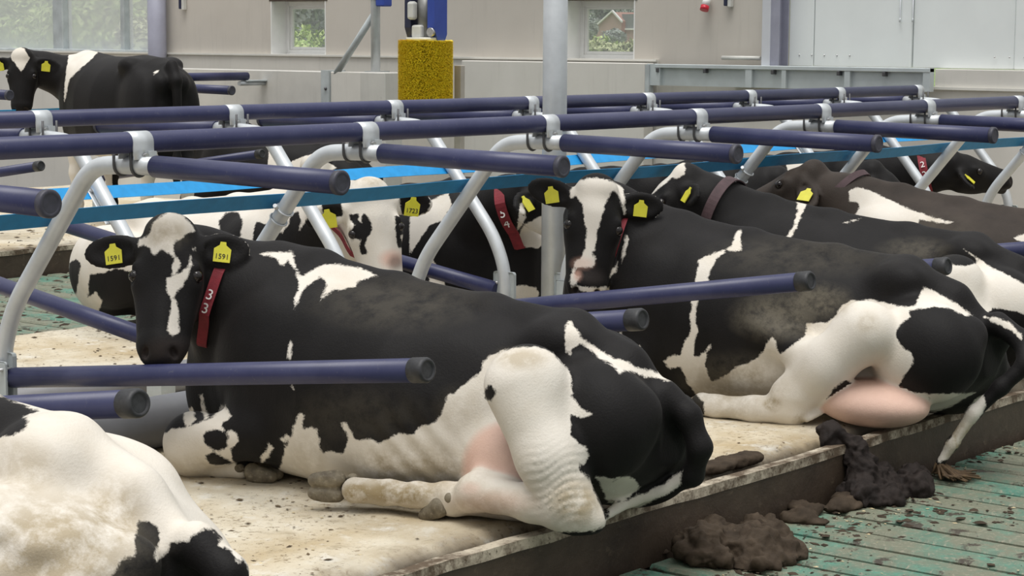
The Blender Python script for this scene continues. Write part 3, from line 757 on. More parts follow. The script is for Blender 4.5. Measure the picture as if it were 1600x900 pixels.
# ---- coat markings
def poly_sd(P, poly):
    """signed distance, positive inside"""
    poly = np.asarray(poly, float); d = np.full(len(P), 1e9); ins = np.zeros(len(P), bool)
    for i in range(len(poly)):
        a = poly[i]; b = poly[(i + 1) % len(poly)]; e = b - a
        w = P - a; t = np.clip((w @ e) / max(e @ e, 1e-12), 0, 1)
        d = np.minimum(d, ((w - t[:, None] * e) ** 2).sum(1))
        c = (a[1] > P[:, 1]) != (b[1] > P[:, 1])
        with np.errstate(divide='ignore', invalid='ignore'):
            xx = a[0] + (P[:, 1] - a[1]) * e[0] / (e[1] if e[1] else 1e-12)
        ins ^= c & (P[:, 0] < xx)
    d = np.sqrt(d); return np.where(ins, d, -d)

def vnoise(X, sc, seed=0):
    """smooth value noise, about -1..1"""
    Y = X * sc + seed * 17.31; I = np.floor(Y).astype(np.int64); f = Y - I; f = f * f * (3 - 2 * f); out = 0
    for i in (0, 1):
        for j in (0, 1):
            for k in (0, 1):
                h = (I[:, 0] + i) * 374761393 + (I[:, 1] + j) * 668265263 + (I[:, 2] + k) * 2147483647 + seed * 1013904223
                h = (h ^ (h >> 13)) * 1274126177; h = (h ^ (h >> 16)) & 0xffff
                w = (f[:, 0] if i else 1 - f[:, 0]) * (f[:, 1] if j else 1 - f[:, 1]) * (f[:, 2] if k else 1 - f[:, 2])
                out = out + w * (h / 32767.5 - 1)
    return out

def vert_normals(V, F):
    a = V[F[:, 2]] - V[F[:, 0]]; b = V[F[:, 3]] - V[F[:, 1]]; fn = np.cross(a, b); N = np.zeros_like(V)
    for i in range(4): np.add.at(N, F[:, i], fn)
    return N / np.maximum(np.linalg.norm(N, axis=1), 1e-12)[:, None]

def coat(V, F, pat, seed):
    """pat: markings drawn from a side point of the cow (local), coordinates in metres on a plane through the flank"""
    N = vert_normals(V, F)
    o, e1, e2, e3, D = [np.array(q, float) for q in pat['side']]
    v = V - o; z = v @ e3; uv = np.stack([(v @ e1) / z * D, (v @ e2) / z * D], 1)
    d = np.full(len(V), -.2 if pat['base'] == 'black' else .2)
    for col, poly in pat['marks']:
        s = poly_sd(uv, poly)
        d = np.maximum(d, s) if col == 'w' else np.minimum(d, -s)
    face = -(N * v).sum(1) / np.linalg.norm(v, axis=1)
    far = vnoise(V, 2.1, seed) * .22 + vnoise(V, 5, seed + 1) * .09 + pat.get('far', 0.)
    t = np.clip((face + .12) / .1, 0, 1); d = np.clip(d, -.2, .2) * t + np.clip(far, -.2, .2) * (1 - t)
    out = {'white': d}
    for ch in ('pink', 'dirt_sheen', 'dark'):
        q = np.zeros(len(V))
        for (u, w, r1, r2, amt) in pat.get(ch, []):
            rr = np.hypot((uv[:, 0] - u) / r1, (uv[:, 1] - w) / r2); q = np.maximum(q, amt * np.clip(1.6 - 1.4 * rr, 0, 1))
        out[ch] = np.where(face > -.12, q, 0)
    return out

def cow_mat(name, black=(.0062, .0056, .0056), white=(.73, .685, .61), tan=.35):
    t = NT(name); n1 = t.noise(28, 5, .65); n2 = t.noise(150, 3, .6); n3 = t.noise(4, 5, .6); n4 = t.noise(55, 3, .6, sc3=(1, 1, .35))
    w = t.math('ADD', t.attr('white'), t.math('MULTIPLY', t.math('SUBTRACT', n1, .5), .030))
    w = t.math('ADD', w, t.math('MULTIPLY', t.math('SUBTRACT', n2, .5), .012))
    w = t.maprange(w, -.0035, .0035)
    wc = t.mix(t.math('MULTIPLY', t.maprange(n3, .45, .7), tan), white, (.56, .48, .36))
    bc = t.mix(t.maprange(n3, .35, .7), black, tuple(b * 1.9 for b in black))
    c = t.mix(w, bc, wc)
    dirt_sheen = t.math('MULTIPLY', t.attr('dirt_sheen'), t.maprange(t.noise(13, 6, .7), .32, .56))  # real dirt, plus grey-brown sheen of lit backs painted into the coat
    c = t.mix(dirt_sheen, c, t.mix(w, (.105, .092, .068), (.33, .26, .15)))
    pk = t.math('MULTIPLY', t.attr('pink'), 1.0, True)
    c = t.mix(pk, c, t.mix(n1, (.60, .33, .25), (.74, .46, .36)))
    c = t.mix(t.math('MULTIPLY', t.attr('dark'), 1.0, True), c, (.035, .028, .026))
    t.bump(t.math('ADD', n2, t.math('MULTIPLY', n4, .8)), .22, .006)
    t.b.inputs['Sheen Roughness'].default_value = .45
    t.b.inputs['Sheen Tint'].default_value = (.9, .85, .8, 1)
    m = t.set(c, .62, 0, .18, .03)
    return m
M['coat'] = cow_mat('holstein_coat')
M['coat_brown'] = cow_mat('brownish_holstein_coat', (.026, .020, .016))
M['eye'] = plain('glossy_dark_eye', (.012, .009, .008), .06, 0, .2, 30)
def _hoofmat():
    t = NT('dirty_horn'); n1 = t.noise(18, 6, .65); n2 = t.noise(60, 5, .6)
    c = t.mix(t.maprange(n1, .3, .7), (.085, .068, .045), (.25, .215, .15)); c = t.mix(t.math('MULTIPLY', t.maprange(n2, .55, .7), .6), c, (.34, .30, .22))
    t.bump(n2, .5, .006); return t.set(c, .7)
M['hoof'] = _hoofmat()
M['tag'] = plain('yellow_tag_plastic', (.66, .62, .045), .45, 0, .08, 20)
M['tag_ink'] = plain('black_ink', (.02, .02, .02), .6, 0, .1, 20)
M['collar'] = plain('red_collar_webbing', (.20, .012, .022), .7, 0, .25, 25, .3, 200)
M['collar_dull'] = plain('dull_maroon_collar', (.085, .05, .055), .7, 0, .2, 25, .3, 200)
M['white_num'] = plain('white_number', (.75, .72, .70), .6, 0, .1, 20)
M['hair'] = plain('brown_switch_hair', (.10, .062, .03), .75, 0, .5, 30, .3, 120)

def unit(v): v = np.asarray(v, float); return v / np.linalg.norm(v)

def head_frame(hx, hz):
    hx = unit(hx); hz = np.asarray(hz, float); hz = unit(hz - hx * (hz @ hx)); hy = np.cross(hz, hx)
    return np.stack([hx, hy, hz], 1)          # columns: poll to muzzle, left side of head, forehead normal

EAR = dict(L=(.055, .135, -.075), drop=.25, fwd=.25)
def add_head(B, o, Rm, s=1.0, earL=None, earR=None):
    o = np.asarray(o, float); T = lambda p: o + Rm @ (np.asarray(p, float) * s)
    def ell(c, r, k=.04, R=None, sub=False): B.ell(T(c), np.array(r) * s, k * s, Rm if R is None else Rm @ R, sub)
    def cap(a, b, ra, rb, k=.04): B.cap(T(a), T(b), ra * s, rb * s, k * s)
    NOSE = []
    ell((.02, 0, -.05), (.065, .085, .065), .05)
    ell((.12, 0, -.085), (.15, .108, .085), .05)
    for y in (1, -1):
        ell((.195, .088 * y, -.062), (.055, .036, .042), .035)
        cap((.13, .075 * y, -.19), (.40, .035 * y, -.145), .050, .036, .05)
        ell((.19, .062 * y, -.14), (.12, .045, .085), .05)
        cap((.24, .070 * y, -.085), (.42, .050 * y, -.095), .036, .040, .05)
    cap((.15, 0, -.075), (.43, 0, -.062), .082, .056, .05)
    ell((.31, 0, -.105), (.17, .072, .070), .05)
    ell((.460, 0, -.082), (.062, .084, .062), .035)
    ell((.495, 0, -.088), (.034, .062, .045), .025)
    ell((.445, 0, -.148), (.055, .056, .030), .022)
    for y in (1, -1):
        a = .5 * y; R = np.array([[math.cos(a), -math.sin(a), 0], [math.sin(a), math.cos(a), 0], [0, 0, 1]])
        NOSE.append(len(B.pr)); ell((.490, .050 * y, -.046), (.024, .013, .022), .010, R, True)
        ell((.205, .122 * y, -.046), (.024, .014, .016), .012, None, True)
        ell((.168, .100 * y, -.030), (.020, .020, .012), .015)
    B.ell(T((.50, 0, -.124)), np.array((.06, .075, .0045)) * s, .010, Rm, True)
    B.nose = NOSE
    ell((.478, 0, -.150), (.040, .050, .022), .02)
    ears = {}
    for y, ear in ((1, earL), (-1, earR)):
        ear = ear or {}
        base = np.array((.075, .085 * y, -.085)); L = ear.get('len', .205)
        dr = unit((ear.get('down', .12), y, ear.get('back', -.15)))
        nrm = np.array(ear.get('nrm', (.25, -.1 * y, 1.0)), float); nrm = unit(nrm - dr * (nrm @ dr)); wd = np.cross(nrm, dr)
        R = np.stack([dr, wd, nrm], 1)
        c = base + dr * (L * .56)
        B.cap(T(base), T(base + dr * .06), .034 * s, .03 * s, .03 * s)
        B.ell(T(c), np.array((L * .54, .062, .020)) * s, .022 * s, Rm @ R)
        B.ell(T(c + nrm * .022 + dr * .008), np.array((L * .40, .042, .017)) * s, .012 * s, Rm @ R, True)
        ears[y] = (T(c + nrm * .012), Rm @ dr, Rm @ wd, Rm @ nrm)
    return dict(ears=ears, eyes=[T((.200, .108 * y, -.042)) for y in (1, -1)], T=T)

_hoof_me = None
def hoof_mesh():
    global _hoof_me
    if _hoof_me is None:
        B = Body()
        for y in (1, -1):
            B.cap((-.03, .026 * y, .0), (.045, .022 * y, -.018), .030, .021, .012)
            B.ell((.0, .027 * y, -.018), (.058, .024, .028), .012)
            B.ell((.01, .027 * y, -.062), (.11, .05, .022), .006, None, True)
            B.ell((-.082, .026 * y, .012), (.020, .017, .020), .004)
        V, F = B.mesh(.0055); _hoof_me = np_mesh('hoof', V, F); _hoof_me.materials.append(M['hoof'])
    return _hoof_me

def band_on(B, c, ax, up, w, th=.006, n=56, rmax=.19, off=.006):
    """closed webbing band lying on the surface of B round the axis ax through c"""
    ax = unit(ax); up = unit(np.asarray(up, float) - ax * (np.asarray(up, float) @ ax)); sd = np.cross(ax, up); c = np.asarray(c, float)
    an = np.arange(n) * 2 * math.pi / n; D = np.cos(an)[:, None] * up + np.sin(an)[:, None] * sd
    rr = np.linspace(.03, rmax, 90)
    R = []
    for s in (-w / 2, 0, w / 2):
        X = (c + ax * s)[None, None, :] + rr[None, :, None] * D[:, None, :]
        f = B.field(X.reshape(-1, 3), .2).reshape(n, len(rr)); pos = f > 0
        i = np.where(pos.any(1), pos.argmax(1), len(rr) - 1); R.append(rr[i])
    R = np.array(R)
    Rm = np.max(R, 0); 
    for _ in range(3): Rm = np.maximum(Rm, (np.roll(Rm, 1) + np.roll(Rm, -1)) / 2)
    Rm = Rm + off
    bm = bmesh.new(); rows = []
    for i in range(n):
        p = c + D[i] * Rm[i]; q = c + D[i] * (Rm[i] + th)
        rows.append([bm.verts.new(p - ax * w / 2), bm.verts.new(q - ax * w / 2), bm.verts.new(q + ax * w / 2), bm.verts.new(p + ax * w / 2)])
    for i in range(n):
        a, b = rows[i], rows[(i + 1) % n]
        for k in range(4): bm.faces.new((a[k], b[k], b[(k + 1) % 4], a[(k + 1) % 4])).smooth = False
    bmesh.ops.recalc_face_normals(bm, faces=bm.faces)
    return bm, (lambda a: (c + (math.cos(a) * up + math.sin(a) * sd) * (np.interp(a % (2 * math.pi), np.append(an, 2 * math.pi), np.append(Rm, Rm[0])) + th), math.cos(a) * up + math.sin(a) * sd, -math.sin(a) * up + math.cos(a) * sd, ax))

def text_mesh(txt, size):
    cu = bpy.data.curves.new('text', 'FONT'); cu.body = txt; cu.size = size; cu.align_x = 'CENTER'; cu.align_y = 'CENTER'; cu.extrude = .0006; cu.resolution_u = 3
    o = bpy.data.objects.new('text', cu); COL.objects.link(o)
    dg = bpy.context.evaluated_depsgraph_get(); me = bpy.data.meshes.new_from_object(o.evaluated_get(dg))
    bpy.data.objects.remove(o); bpy.data.curves.remove(cu); return me

TAG_POLY = [(-.030, -.038), (.030, -.038), (.031, .010), (.012, .024), (.010, .036), (-.010, .036), (-.012, .024), (-.031, .010)]
def ear_tag(root, ear, upv, number, size=1.0, along=.0, roll=0.):
    p, dr, wd, nm = ear
    up = np.asarray(upv, float); up = unit(up - nm * (up @ nm)); rt = np.cross(up, nm); up, rt = up * math.cos(roll) + rt * math.sin(roll), rt * math.cos(roll) - up * math.sin(roll)
    c = p + dr * along - up * .010 + nm * .010
    bm = bmesh.new(); bm_prism(bm, [(x * size, y * size) for x, y in TAG_POLY], -.002, .002)
    t = obj('ear_tag', bm, M['tag'], root); t['label'] = 'yellow ear tag'
    t.matrix_local = frame_M(c, rt, up, nm)
    if number:
        tm = text_mesh(number, .026 * size); tm.materials.append(M['tag_ink'])
        k = obj('tag_number', tm, None, t); k.location = (0, -.018 * size, .003)
    return t
def build_cow(name, B, h, place, pat, seed, mat, info=None, label='', group=None, hooves=(), tags=(None, None), eyes=True, tag_up=(0, 0, 1)):
    V, F = B.mesh(h)
    me = np_mesh(name, V, F); me.materials.append(mat)
    ch = coat(V, F, pat, seed)
    if getattr(B, 'udder', None) is not None:                     # bare pink skin of the udder
        q = np.clip((.016 - B._d(B.pr[B.udder], V)) / .012, 0, 1)
        leg = np.min([B._d(p, V) for p in B.pr[B.leg0:B.leg1]], 0)
        q *= np.clip((leg - .012) / .012, 0, 1); ch['pink'] = np.maximum(ch['pink'], q * .72)
        ch['white'] = np.where(q > .5, .1, ch['white'])
    for i in getattr(B, 'nose', []):                              # dark inside of the nostrils
        ch['dark'] = np.maximum(ch['dark'], np.clip((.006 - B._d(B.pr[i], V)) / .005, 0, 1))
    for k, v in ch.items(): add_attr(me, k, v)
    o = bpy.data.objects.new(name, me); COL.objects.link(o)
    o.location = place[0]; o.rotation_euler = (0, 0, place[1])
    tag(o, label, 'cow', group)
    if info and eyes:
        for e in info['eyes']:
            bm = bmesh.new(); bmesh.ops.create_uvsphere(bm, u_segments=16, v_segments=10, radius=.0235)
            obj('eye', bm, M['eye'], o, Vector(e), smooth=True)
    if info:
        for y, num in zip((1, -1), tags):
            if num is not None: ear_tag(o, info['ears'][y], info.get('tag_up', tag_up), num, info.get('tag_size', 1.0), 0, info.get('roll', (.12, -.16))[0 if y > 0 else 1])
    for (p, dx, dz) in hooves:
        dx = unit(dx); dz = unit(np.asarray(dz, float) - dx * (np.asarray(dz, float) @ dx)); dy = np.cross(dz, dx)
        k = obj('hoof', hoof_mesh(), None, o); k.matrix_local = frame_M(p, dx, dy, dz)
    return o
def cow_collar(root, B, c, ax, up, mat, number=None, nangles=(), w=.045, off=.006, rmax=.19):
    bm, at = band_on(B, c, ax, up, w, off=off, rmax=rmax)
    k = obj('collar', bm, mat, root)
    if number:
        for ch, a in zip(number, nangles):
            p, n_, t_, x_ = at(a); tm = text_mesh(ch, .066 if w > .05 else .054); tm.materials.append(M['white_num'])
            q = obj('collar_number', tm, None, k)
            upt = t_ if t_[2] > 0 else -t_
            q.matrix_local = frame_M(p + n_ * .006, np.cross(upt, n_), upt, n_)
    return k
# coat markings: outlines in metres, drawn from one side point of each cow in her own frame
PAT = {
 'A': {"side":[[-3.83,5.3,1.5788],[-0.7758,-0.6309,0.0064],[0.0812,-0.0898,0.9926],[0.6257,-0.7706,-0.1209],7.1239],"base":"black","marks":[["w",[[-0.88,0.117],[-0.831,0.126],[-0.763,0.126],[-0.756,0.102],[-0.749,0.075],[-0.732,0.04],[-0.718,0.042],[-0.687,0.067],[-0.647,0.082],[-0.599,0.084],[-0.554,0.075],[-0.505,0.06],[-0.466,0.042],[-0.492,0.038],[-0.528,0.022],[-0.548,0.004],[-0.583,-0.002],[-0.616,-0.004],[-0.665,-0.044],[-0.654,-0.011],[-0.643,0.009],[-0.647,0.027],[-0.665,0.038],[-0.687,0.022],[-0.714,0.004],[-0.727,-0.013],[-0.74,-0.04],[-0.756,-0.073],[-0.749,-0.033],[-0.738,0.0],[-0.736,0.022],[-0.749,0.055],[-0.765,0.084],[-0.778,0.1],[-0.791,0.078],[-0.805,0.084],[-0.82,0.104],[-0.847,0.113]]],["w",[[-0.765,-0.177],[-0.76,-0.211],[-0.769,-0.248],[-0.778,-0.244],[-0.776,-0.211]]],["w",[[-0.771,-0.328],[-0.765,-0.333],[-0.756,-0.355],[-0.763,-0.346]]],["w",[[-0.783,-0.554],[-0.765,-0.51],[-0.749,-0.459],[-0.734,-0.434],[-0.723,-0.439],[-0.727,-0.477],[-0.723,-0.492],[-0.705,-0.488],[-0.692,-0.479],[-0.683,-0.483],[-0.672,-0.499],[-0.667,-0.554],[-0.654,-0.572],[-0.621,-0.565],[-0.592,-0.574],[-0.574,-0.554],[-0.565,-0.528],[-0.576,-0.499],[-0.592,-0.474],[-0.574,-0.466],[-0.563,-0.483],[-0.541,-0.523],[-0.521,-0.528],[-0.488,-0.523],[-0.461,-0.541],[-0.432,-0.521],[-0.388,-0.505],[-0.344,-0.503],[-0.321,-0.483],[-0.284,-0.474],[-0.248,-0.443],[-0.233,-0.399],[-0.215,-0.368],[-0.195,-0.368],[-0.173,-0.333],[-0.133,-0.31],[-0.106,-0.288],[-0.098,-0.255],[-0.078,-0.233],[-0.033,-0.217],[0.0,-0.208],[0.033,-0.204],[0.078,-0.202],[0.111,-0.211],[0.144,-0.224],[0.151,-0.239],[0.177,-0.266],[0.2,-0.288],[0.206,-0.31],[0.204,-0.333],[0.208,-0.377],[0.233,-0.41],[0.282,-0.441],[0.233,-0.448],[0.206,-0.443],[0.2,-0.47],[0.204,-0.51],[0.222,-0.532],[0.255,-0.548],[0.266,-0.576],[0.255,-0.61],[0.235,-0.621],[0.262,-0.654],[0.277,-0.681],[0.293,-0.72],[0.315,-0.754],[0.33,-0.789],[0.324,-0.825],[0.288,-0.842],[0.111,-0.847],[-0.222,-0.847],[-0.443,-0.798],[-0.665,-0.776],[-0.798,-0.709],[-0.807,-0.632]]],["w",[[0.288,-0.654],[0.321,-0.654],[0.35,-0.665],[0.366,-0.656],[0.399,-0.652],[0.417,-0.654],[0.428,-0.669],[0.443,-0.687],[0.41,-0.72],[0.388,-0.736],[0.333,-0.745],[0.321,-0.72],[0.306,-0.683]]],["w",[[0.328,-0.754],[0.41,-0.729],[0.466,-0.707],[0.532,-0.674],[0.565,-0.647],[0.59,-0.632],[0.587,-0.681],[0.554,-0.705],[0.466,-0.749],[0.377,-0.789],[0.344,-0.811],[0.328,-0.816]]],["w",[[0.191,-0.113],[0.206,-0.113],[0.222,-0.142],[0.239,-0.173],[0.288,-0.206],[0.321,-0.224],[0.355,-0.244],[0.41,-0.262],[0.443,-0.279],[0.51,-0.293],[0.565,-0.31],[0.599,-0.321],[0.625,-0.341],[0.643,-0.364],[0.599,-0.346],[0.565,-0.326],[0.51,-0.315],[0.454,-0.304],[0.41,-0.286],[0.388,-0.29],[0.372,-0.295],[0.344,-0.264],[0.31,-0.246],[0.277,-0.219],[0.248,-0.202],[0.233,-0.193],[0.222,-0.2],[0.204,-0.213],[0.2,-0.228],[0.188,-0.222],[0.184,-0.2],[0.182,-0.166]]],["w",[[-1.252,-0.587],[-1.241,-0.521],[-1.175,-0.488],[-1.131,-0.483],[-1.086,-0.466],[-1.053,-0.452],[-1.02,-0.432],[-1.002,-0.403],[-0.986,-0.421],[-0.971,-0.443],[-0.984,-0.457],[-1.004,-0.466],[-1.006,-0.483],[-0.993,-0.497],[-0.975,-0.492],[-0.949,-0.501],[-0.947,-0.532],[-0.975,-0.554],[-0.971,-0.59],[-0.949,-0.621],[-0.92,-0.654],[-0.975,-0.678],[-1.042,-0.669],[-1.108,-0.669],[-1.241,-0.669]]],["w",[[-0.845,-0.532],[-0.825,-0.554],[-0.842,-0.581],[-0.865,-0.603],[-0.871,-0.587],[-0.853,-0.565]]],["w",[[-0.805,-0.523],[-0.776,-0.505],[-0.767,-0.519],[-0.787,-0.541]]],["w",[[-1.08,-0.372],[-1.071,-0.368],[-1.068,-0.399],[-1.051,-0.448],[-1.06,-0.461],[-1.075,-0.421]]],["w",[[-1.135,-0.421],[-1.108,-0.412],[-1.095,-0.454],[-1.126,-0.483],[-1.139,-0.466]]],["w",[[-1.295,0.142],[-1.292,0.168],[-1.252,0.188],[-1.248,0.217],[-1.219,0.248],[-1.186,0.262],[-1.153,0.257],[-1.119,0.231],[-1.097,0.197],[-1.131,0.186],[-1.137,0.171],[-1.164,0.166],[-1.177,0.144],[-1.168,0.117],[-1.153,0.102],[-1.155,0.084],[-1.166,0.089],[-1.175,0.104],[-1.188,0.12],[-1.219,0.131],[-1.235,0.117],[-1.244,0.124],[-1.259,0.142],[-1.281,0.151]]],["w",[[-1.113,0.113],[-1.122,0.075],[-1.153,0.053],[-1.193,0.031],[-1.199,0.009],[-1.193,-0.018],[-1.179,-0.044],[-1.182,-0.071],[-1.188,-0.111],[-1.195,-0.146],[-1.175,-0.168],[-1.15,-0.151],[-1.157,-0.104],[-1.155,-0.062],[-1.168,-0.035],[-1.159,-0.007],[-1.139,0.009],[-1.124,0.042],[-1.108,0.086]]],["w",[[-1.17,0.102],[-1.153,0.102],[-1.15,0.067],[-1.175,0.04],[-1.179,0.071]]],["w",[[-1.106,0.142],[-1.097,0.137],[-1.097,0.129],[-1.106,0.131]]],["b",[[-0.095,-0.359],[-0.08,-0.333],[-0.06,-0.339],[-0.053,-0.366],[-0.071,-0.395],[-0.095,-0.381]]],["b",[[-1.071,-0.514],[-1.062,-0.497],[-1.02,-0.492],[-0.993,-0.501],[-0.984,-0.519],[-0.989,-0.55],[-1.015,-0.567],[-1.042,-0.556],[-1.062,-0.539]]],["b",[[-1.062,-0.581],[-1.037,-0.567],[-1.009,-0.581],[-0.986,-0.592],[-0.971,-0.607],[-0.998,-0.614],[-1.049,-0.61]]],["b",[[0.233,-0.603],[0.255,-0.632],[0.288,-0.665],[0.31,-0.72],[0.333,-0.776],[0.333,-0.802],[0.324,-0.798],[0.306,-0.754],[0.288,-0.714],[0.27,-0.669],[0.233,-0.627]]]],"far":-0.02,"pink":[[-0.067,-0.743,0.155,0.049,0.3],[-0.144,-0.698,0.044,0.031,0.35]],"dirt_sheen":[[-0.355,-0.643,0.288,0.122,0.7],[-0.399,-0.055,0.31,0.1,0.32],[0.222,-0.743,0.1,0.089,0.8],[0.033,-0.244,0.111,0.044,0.6],[-1.197,0.188,0.089,0.062,0.55],[-0.089,-0.754,0.177,0.067,0.5],[-0.399,-0.709,0.211,0.062,1.0],[-0.532,-0.709,0.089,0.055,1.0],[-1.108,-0.621,0.111,0.055,0.35],[-0.709,-0.599,0.089,0.111,0.35],[-0.532,-0.443,0.266,0.111,0.25],[-0.177,-0.421,0.111,0.089,0.3]],"dark":[[-1.184,-0.211,0.093,0.049,0.75]]},  # wide mid-back patch paints overhead sheen along with dust
 'B': {"side":[[-3.83,7.6,1.5788],[-0.7758,-0.6309,0.0064],[0.0812,-0.0898,0.9926],[0.6257,-0.7706,-0.1209],8.8963],"base":"black","marks":[["w",[[0.291,0.468],[0.346,0.476],[0.401,0.473],[0.448,0.454],[0.479,0.432],[0.487,0.388],[0.493,0.327],[0.484,0.316],[0.473,0.36],[0.46,0.401],[0.443,0.418],[0.426,0.412],[0.407,0.374],[0.393,0.327],[0.379,0.277],[0.365,0.244],[0.363,0.194],[0.36,0.166],[0.346,0.147],[0.363,0.125],[0.354,0.094],[0.327,0.083],[0.302,0.086],[0.277,0.089],[0.269,0.061],[0.282,0.053],[0.296,0.05],[0.282,0.028],[0.274,0.014],[0.332,0.0],[0.407,0.006],[0.401,-0.017],[0.332,-0.022],[0.263,-0.006],[0.249,0.028],[0.26,0.078],[0.28,0.119],[0.305,0.147],[0.321,0.18],[0.321,0.244],[0.31,0.299],[0.305,0.36],[0.277,0.399],[0.255,0.388],[0.252,0.415],[0.266,0.448]]],["w",[[0.349,-0.003],[0.421,0.003],[0.421,-0.028],[0.36,-0.033]]],["w",[[0.493,0.23],[0.504,0.208],[0.487,0.138],[0.473,0.102],[0.476,0.152]]],["w",[[0.457,0.111],[0.451,0.078],[0.421,0.042],[0.435,0.08]]],["w",[[0.994,0.255],[0.974,0.246],[0.961,0.216],[0.947,0.18],[0.905,0.161],[0.858,0.147],[0.808,0.119],[0.8,0.078],[0.792,0.014],[0.778,-0.069],[0.77,-0.194],[0.747,-0.235],[0.725,-0.291],[0.692,-0.288],[0.653,-0.318],[0.684,-0.352],[0.725,-0.34],[0.761,-0.415],[0.817,-0.484],[0.858,-0.526],[0.914,-0.526],[1.384,-0.526],[1.412,-0.415],[1.356,-0.388],[1.279,-0.155],[1.265,-0.208],[1.21,-0.249],[1.16,-0.282],[1.146,-0.269],[1.141,-0.235],[1.127,-0.208],[1.107,-0.227],[1.093,-0.263],[1.066,-0.296],[1.024,-0.324],[0.969,-0.338],[0.933,-0.374],[0.9,-0.393],[0.864,-0.404],[0.844,-0.374],[0.836,-0.324],[0.842,-0.282],[0.861,-0.26],[0.858,-0.238],[0.83,-0.277],[0.808,-0.296],[0.789,-0.291],[0.789,-0.235],[0.803,-0.183],[0.794,-0.125],[0.8,-0.061],[0.844,0.022],[0.861,0.083],[0.886,0.133],[0.927,0.161],[0.997,0.166],[0.988,0.199]]],["w",[[1.276,-0.158],[1.343,-0.152],[1.362,-0.152],[1.404,-0.111],[1.431,-0.075],[1.473,-0.053],[1.55,-0.053],[1.592,-0.058],[1.661,-0.075],[1.708,-0.083],[1.744,-0.072],[1.758,-0.042],[1.774,-0.014],[1.78,0.006],[1.805,-0.006],[1.869,-0.036],[1.938,-0.078],[1.993,-0.119],[1.957,-0.119],[1.902,-0.091],[1.833,-0.078],[1.799,-0.089],[1.758,-0.089],[1.716,-0.102],[1.722,-0.127],[1.689,-0.152],[1.661,-0.177],[1.658,-0.208],[1.68,-0.241],[1.702,-0.266],[1.73,-0.277],[1.736,-0.324],[1.714,-0.352],[1.689,-0.401],[1.661,-0.429],[1.619,-0.448],[1.495,-0.526],[1.362,-0.54],[1.279,-0.615],[0.83,-0.637],[0.83,-0.498],[1.052,-0.493],[1.273,-0.305]]],["w",[[1.343,-0.443],[1.495,-0.429],[1.633,-0.443],[1.799,-0.457],[1.827,-0.526],[1.772,-0.603],[1.384,-0.603],[1.329,-0.54]]],["w",[[0.401,-0.277],[0.448,-0.255],[0.504,-0.235],[0.554,-0.252],[0.562,-0.282],[0.551,-0.31],[0.567,-0.338],[0.609,-0.36],[0.526,-0.388],[0.388,-0.332]]],["w",[[0.396,-0.282],[0.401,-0.194],[0.415,-0.191],[0.424,-0.221],[0.448,-0.221],[0.471,-0.191],[0.493,-0.238]]],["w",[[2.04,-0.125],[2.09,-0.127],[2.145,-0.147],[2.212,-0.208],[2.204,-0.23],[2.165,-0.188],[2.132,-0.174],[2.076,-0.144]]],["w",[[2.035,-0.462],[2.049,-0.512],[2.013,-0.573],[1.974,-0.628],[1.882,-0.747],[1.844,-0.753],[1.841,-0.725],[1.91,-0.626],[1.957,-0.545],[1.999,-0.487]]],["w",[[1.805,-0.46],[1.999,-0.454],[1.91,-0.507],[1.841,-0.534],[1.799,-0.559]]],["b",[[1.362,-0.482],[1.384,-0.443],[1.445,-0.399],[1.487,-0.415],[1.473,-0.443],[1.417,-0.46],[1.373,-0.479]]],["b",[[0.296,0.05],[0.277,0.089],[0.299,0.089],[0.36,0.091],[0.401,0.055],[0.401,0.008],[0.332,0.003],[0.282,0.025]]],["b",[[0.426,-0.194],[0.443,-0.194],[0.448,-0.221],[0.432,-0.227]]]],"far":-0.02,"pink":[[0.305,0.105,0.055,0.033,0.35],[0.285,0.055,0.022,0.028,0.7]],"dirt_sheen":[[1.149,-0.125,0.208,0.111,1.0],[1.246,0.138,0.415,0.097,0.28],[1.315,-0.055,0.166,0.083,1.0],[0.969,-0.415,0.249,0.138,0.6],[1.121,-0.504,0.05,0.039,0.9],[1.246,-0.567,0.039,0.028,0.8],[0.969,-0.54,0.138,0.05,0.4],[1.536,-0.152,0.055,0.055,0.4],[1.938,-0.664,0.111,0.138,0.8]],"dark":[[0.346,0.05,0.066,0.044,0.7]]},  # patch along the back carries sheen from above and dust in its colour
 'C': {"side":[[-4.1,8.75,1.5788],[-0.7758,-0.6309,0.0064],[0.0812,-0.0898,0.9926],[0.6257,-0.7706,-0.1209],9.9515],"base":"black","marks":[["w",[[1.378,0.418],[1.428,0.412],[1.406,0.365],[1.384,0.31],[1.347,0.238],[1.328,0.245],[1.366,0.31],[1.381,0.372]]],["w",[[1.601,0.313],[1.641,0.331],[1.691,0.338],[1.641,0.322]]],["w",[[2.183,0.189],[2.22,0.167],[2.322,0.099],[2.4,0.062],[2.508,0.0],[2.539,-0.217],[2.261,-0.217],[2.137,-0.155],[1.982,-0.062],[1.951,0.056],[2.106,0.118],[2.168,0.105],[2.245,0.118],[2.251,0.133],[2.23,0.155]]],["w",[[0.79,0.622],[0.817,0.622],[0.839,0.598],[0.836,0.548],[0.805,0.536],[0.768,0.526],[0.712,0.483],[0.678,0.455],[0.663,0.464],[0.706,0.514],[0.749,0.539],[0.765,0.582]]],["b",[[2.291,-0.124],[2.329,-0.096],[2.4,-0.105],[2.493,-0.13],[2.493,-0.217],[2.353,-0.155]]]],"far":-0.05,"dirt_sheen":[[1.951,0.186,0.186,0.062,0.5]]},
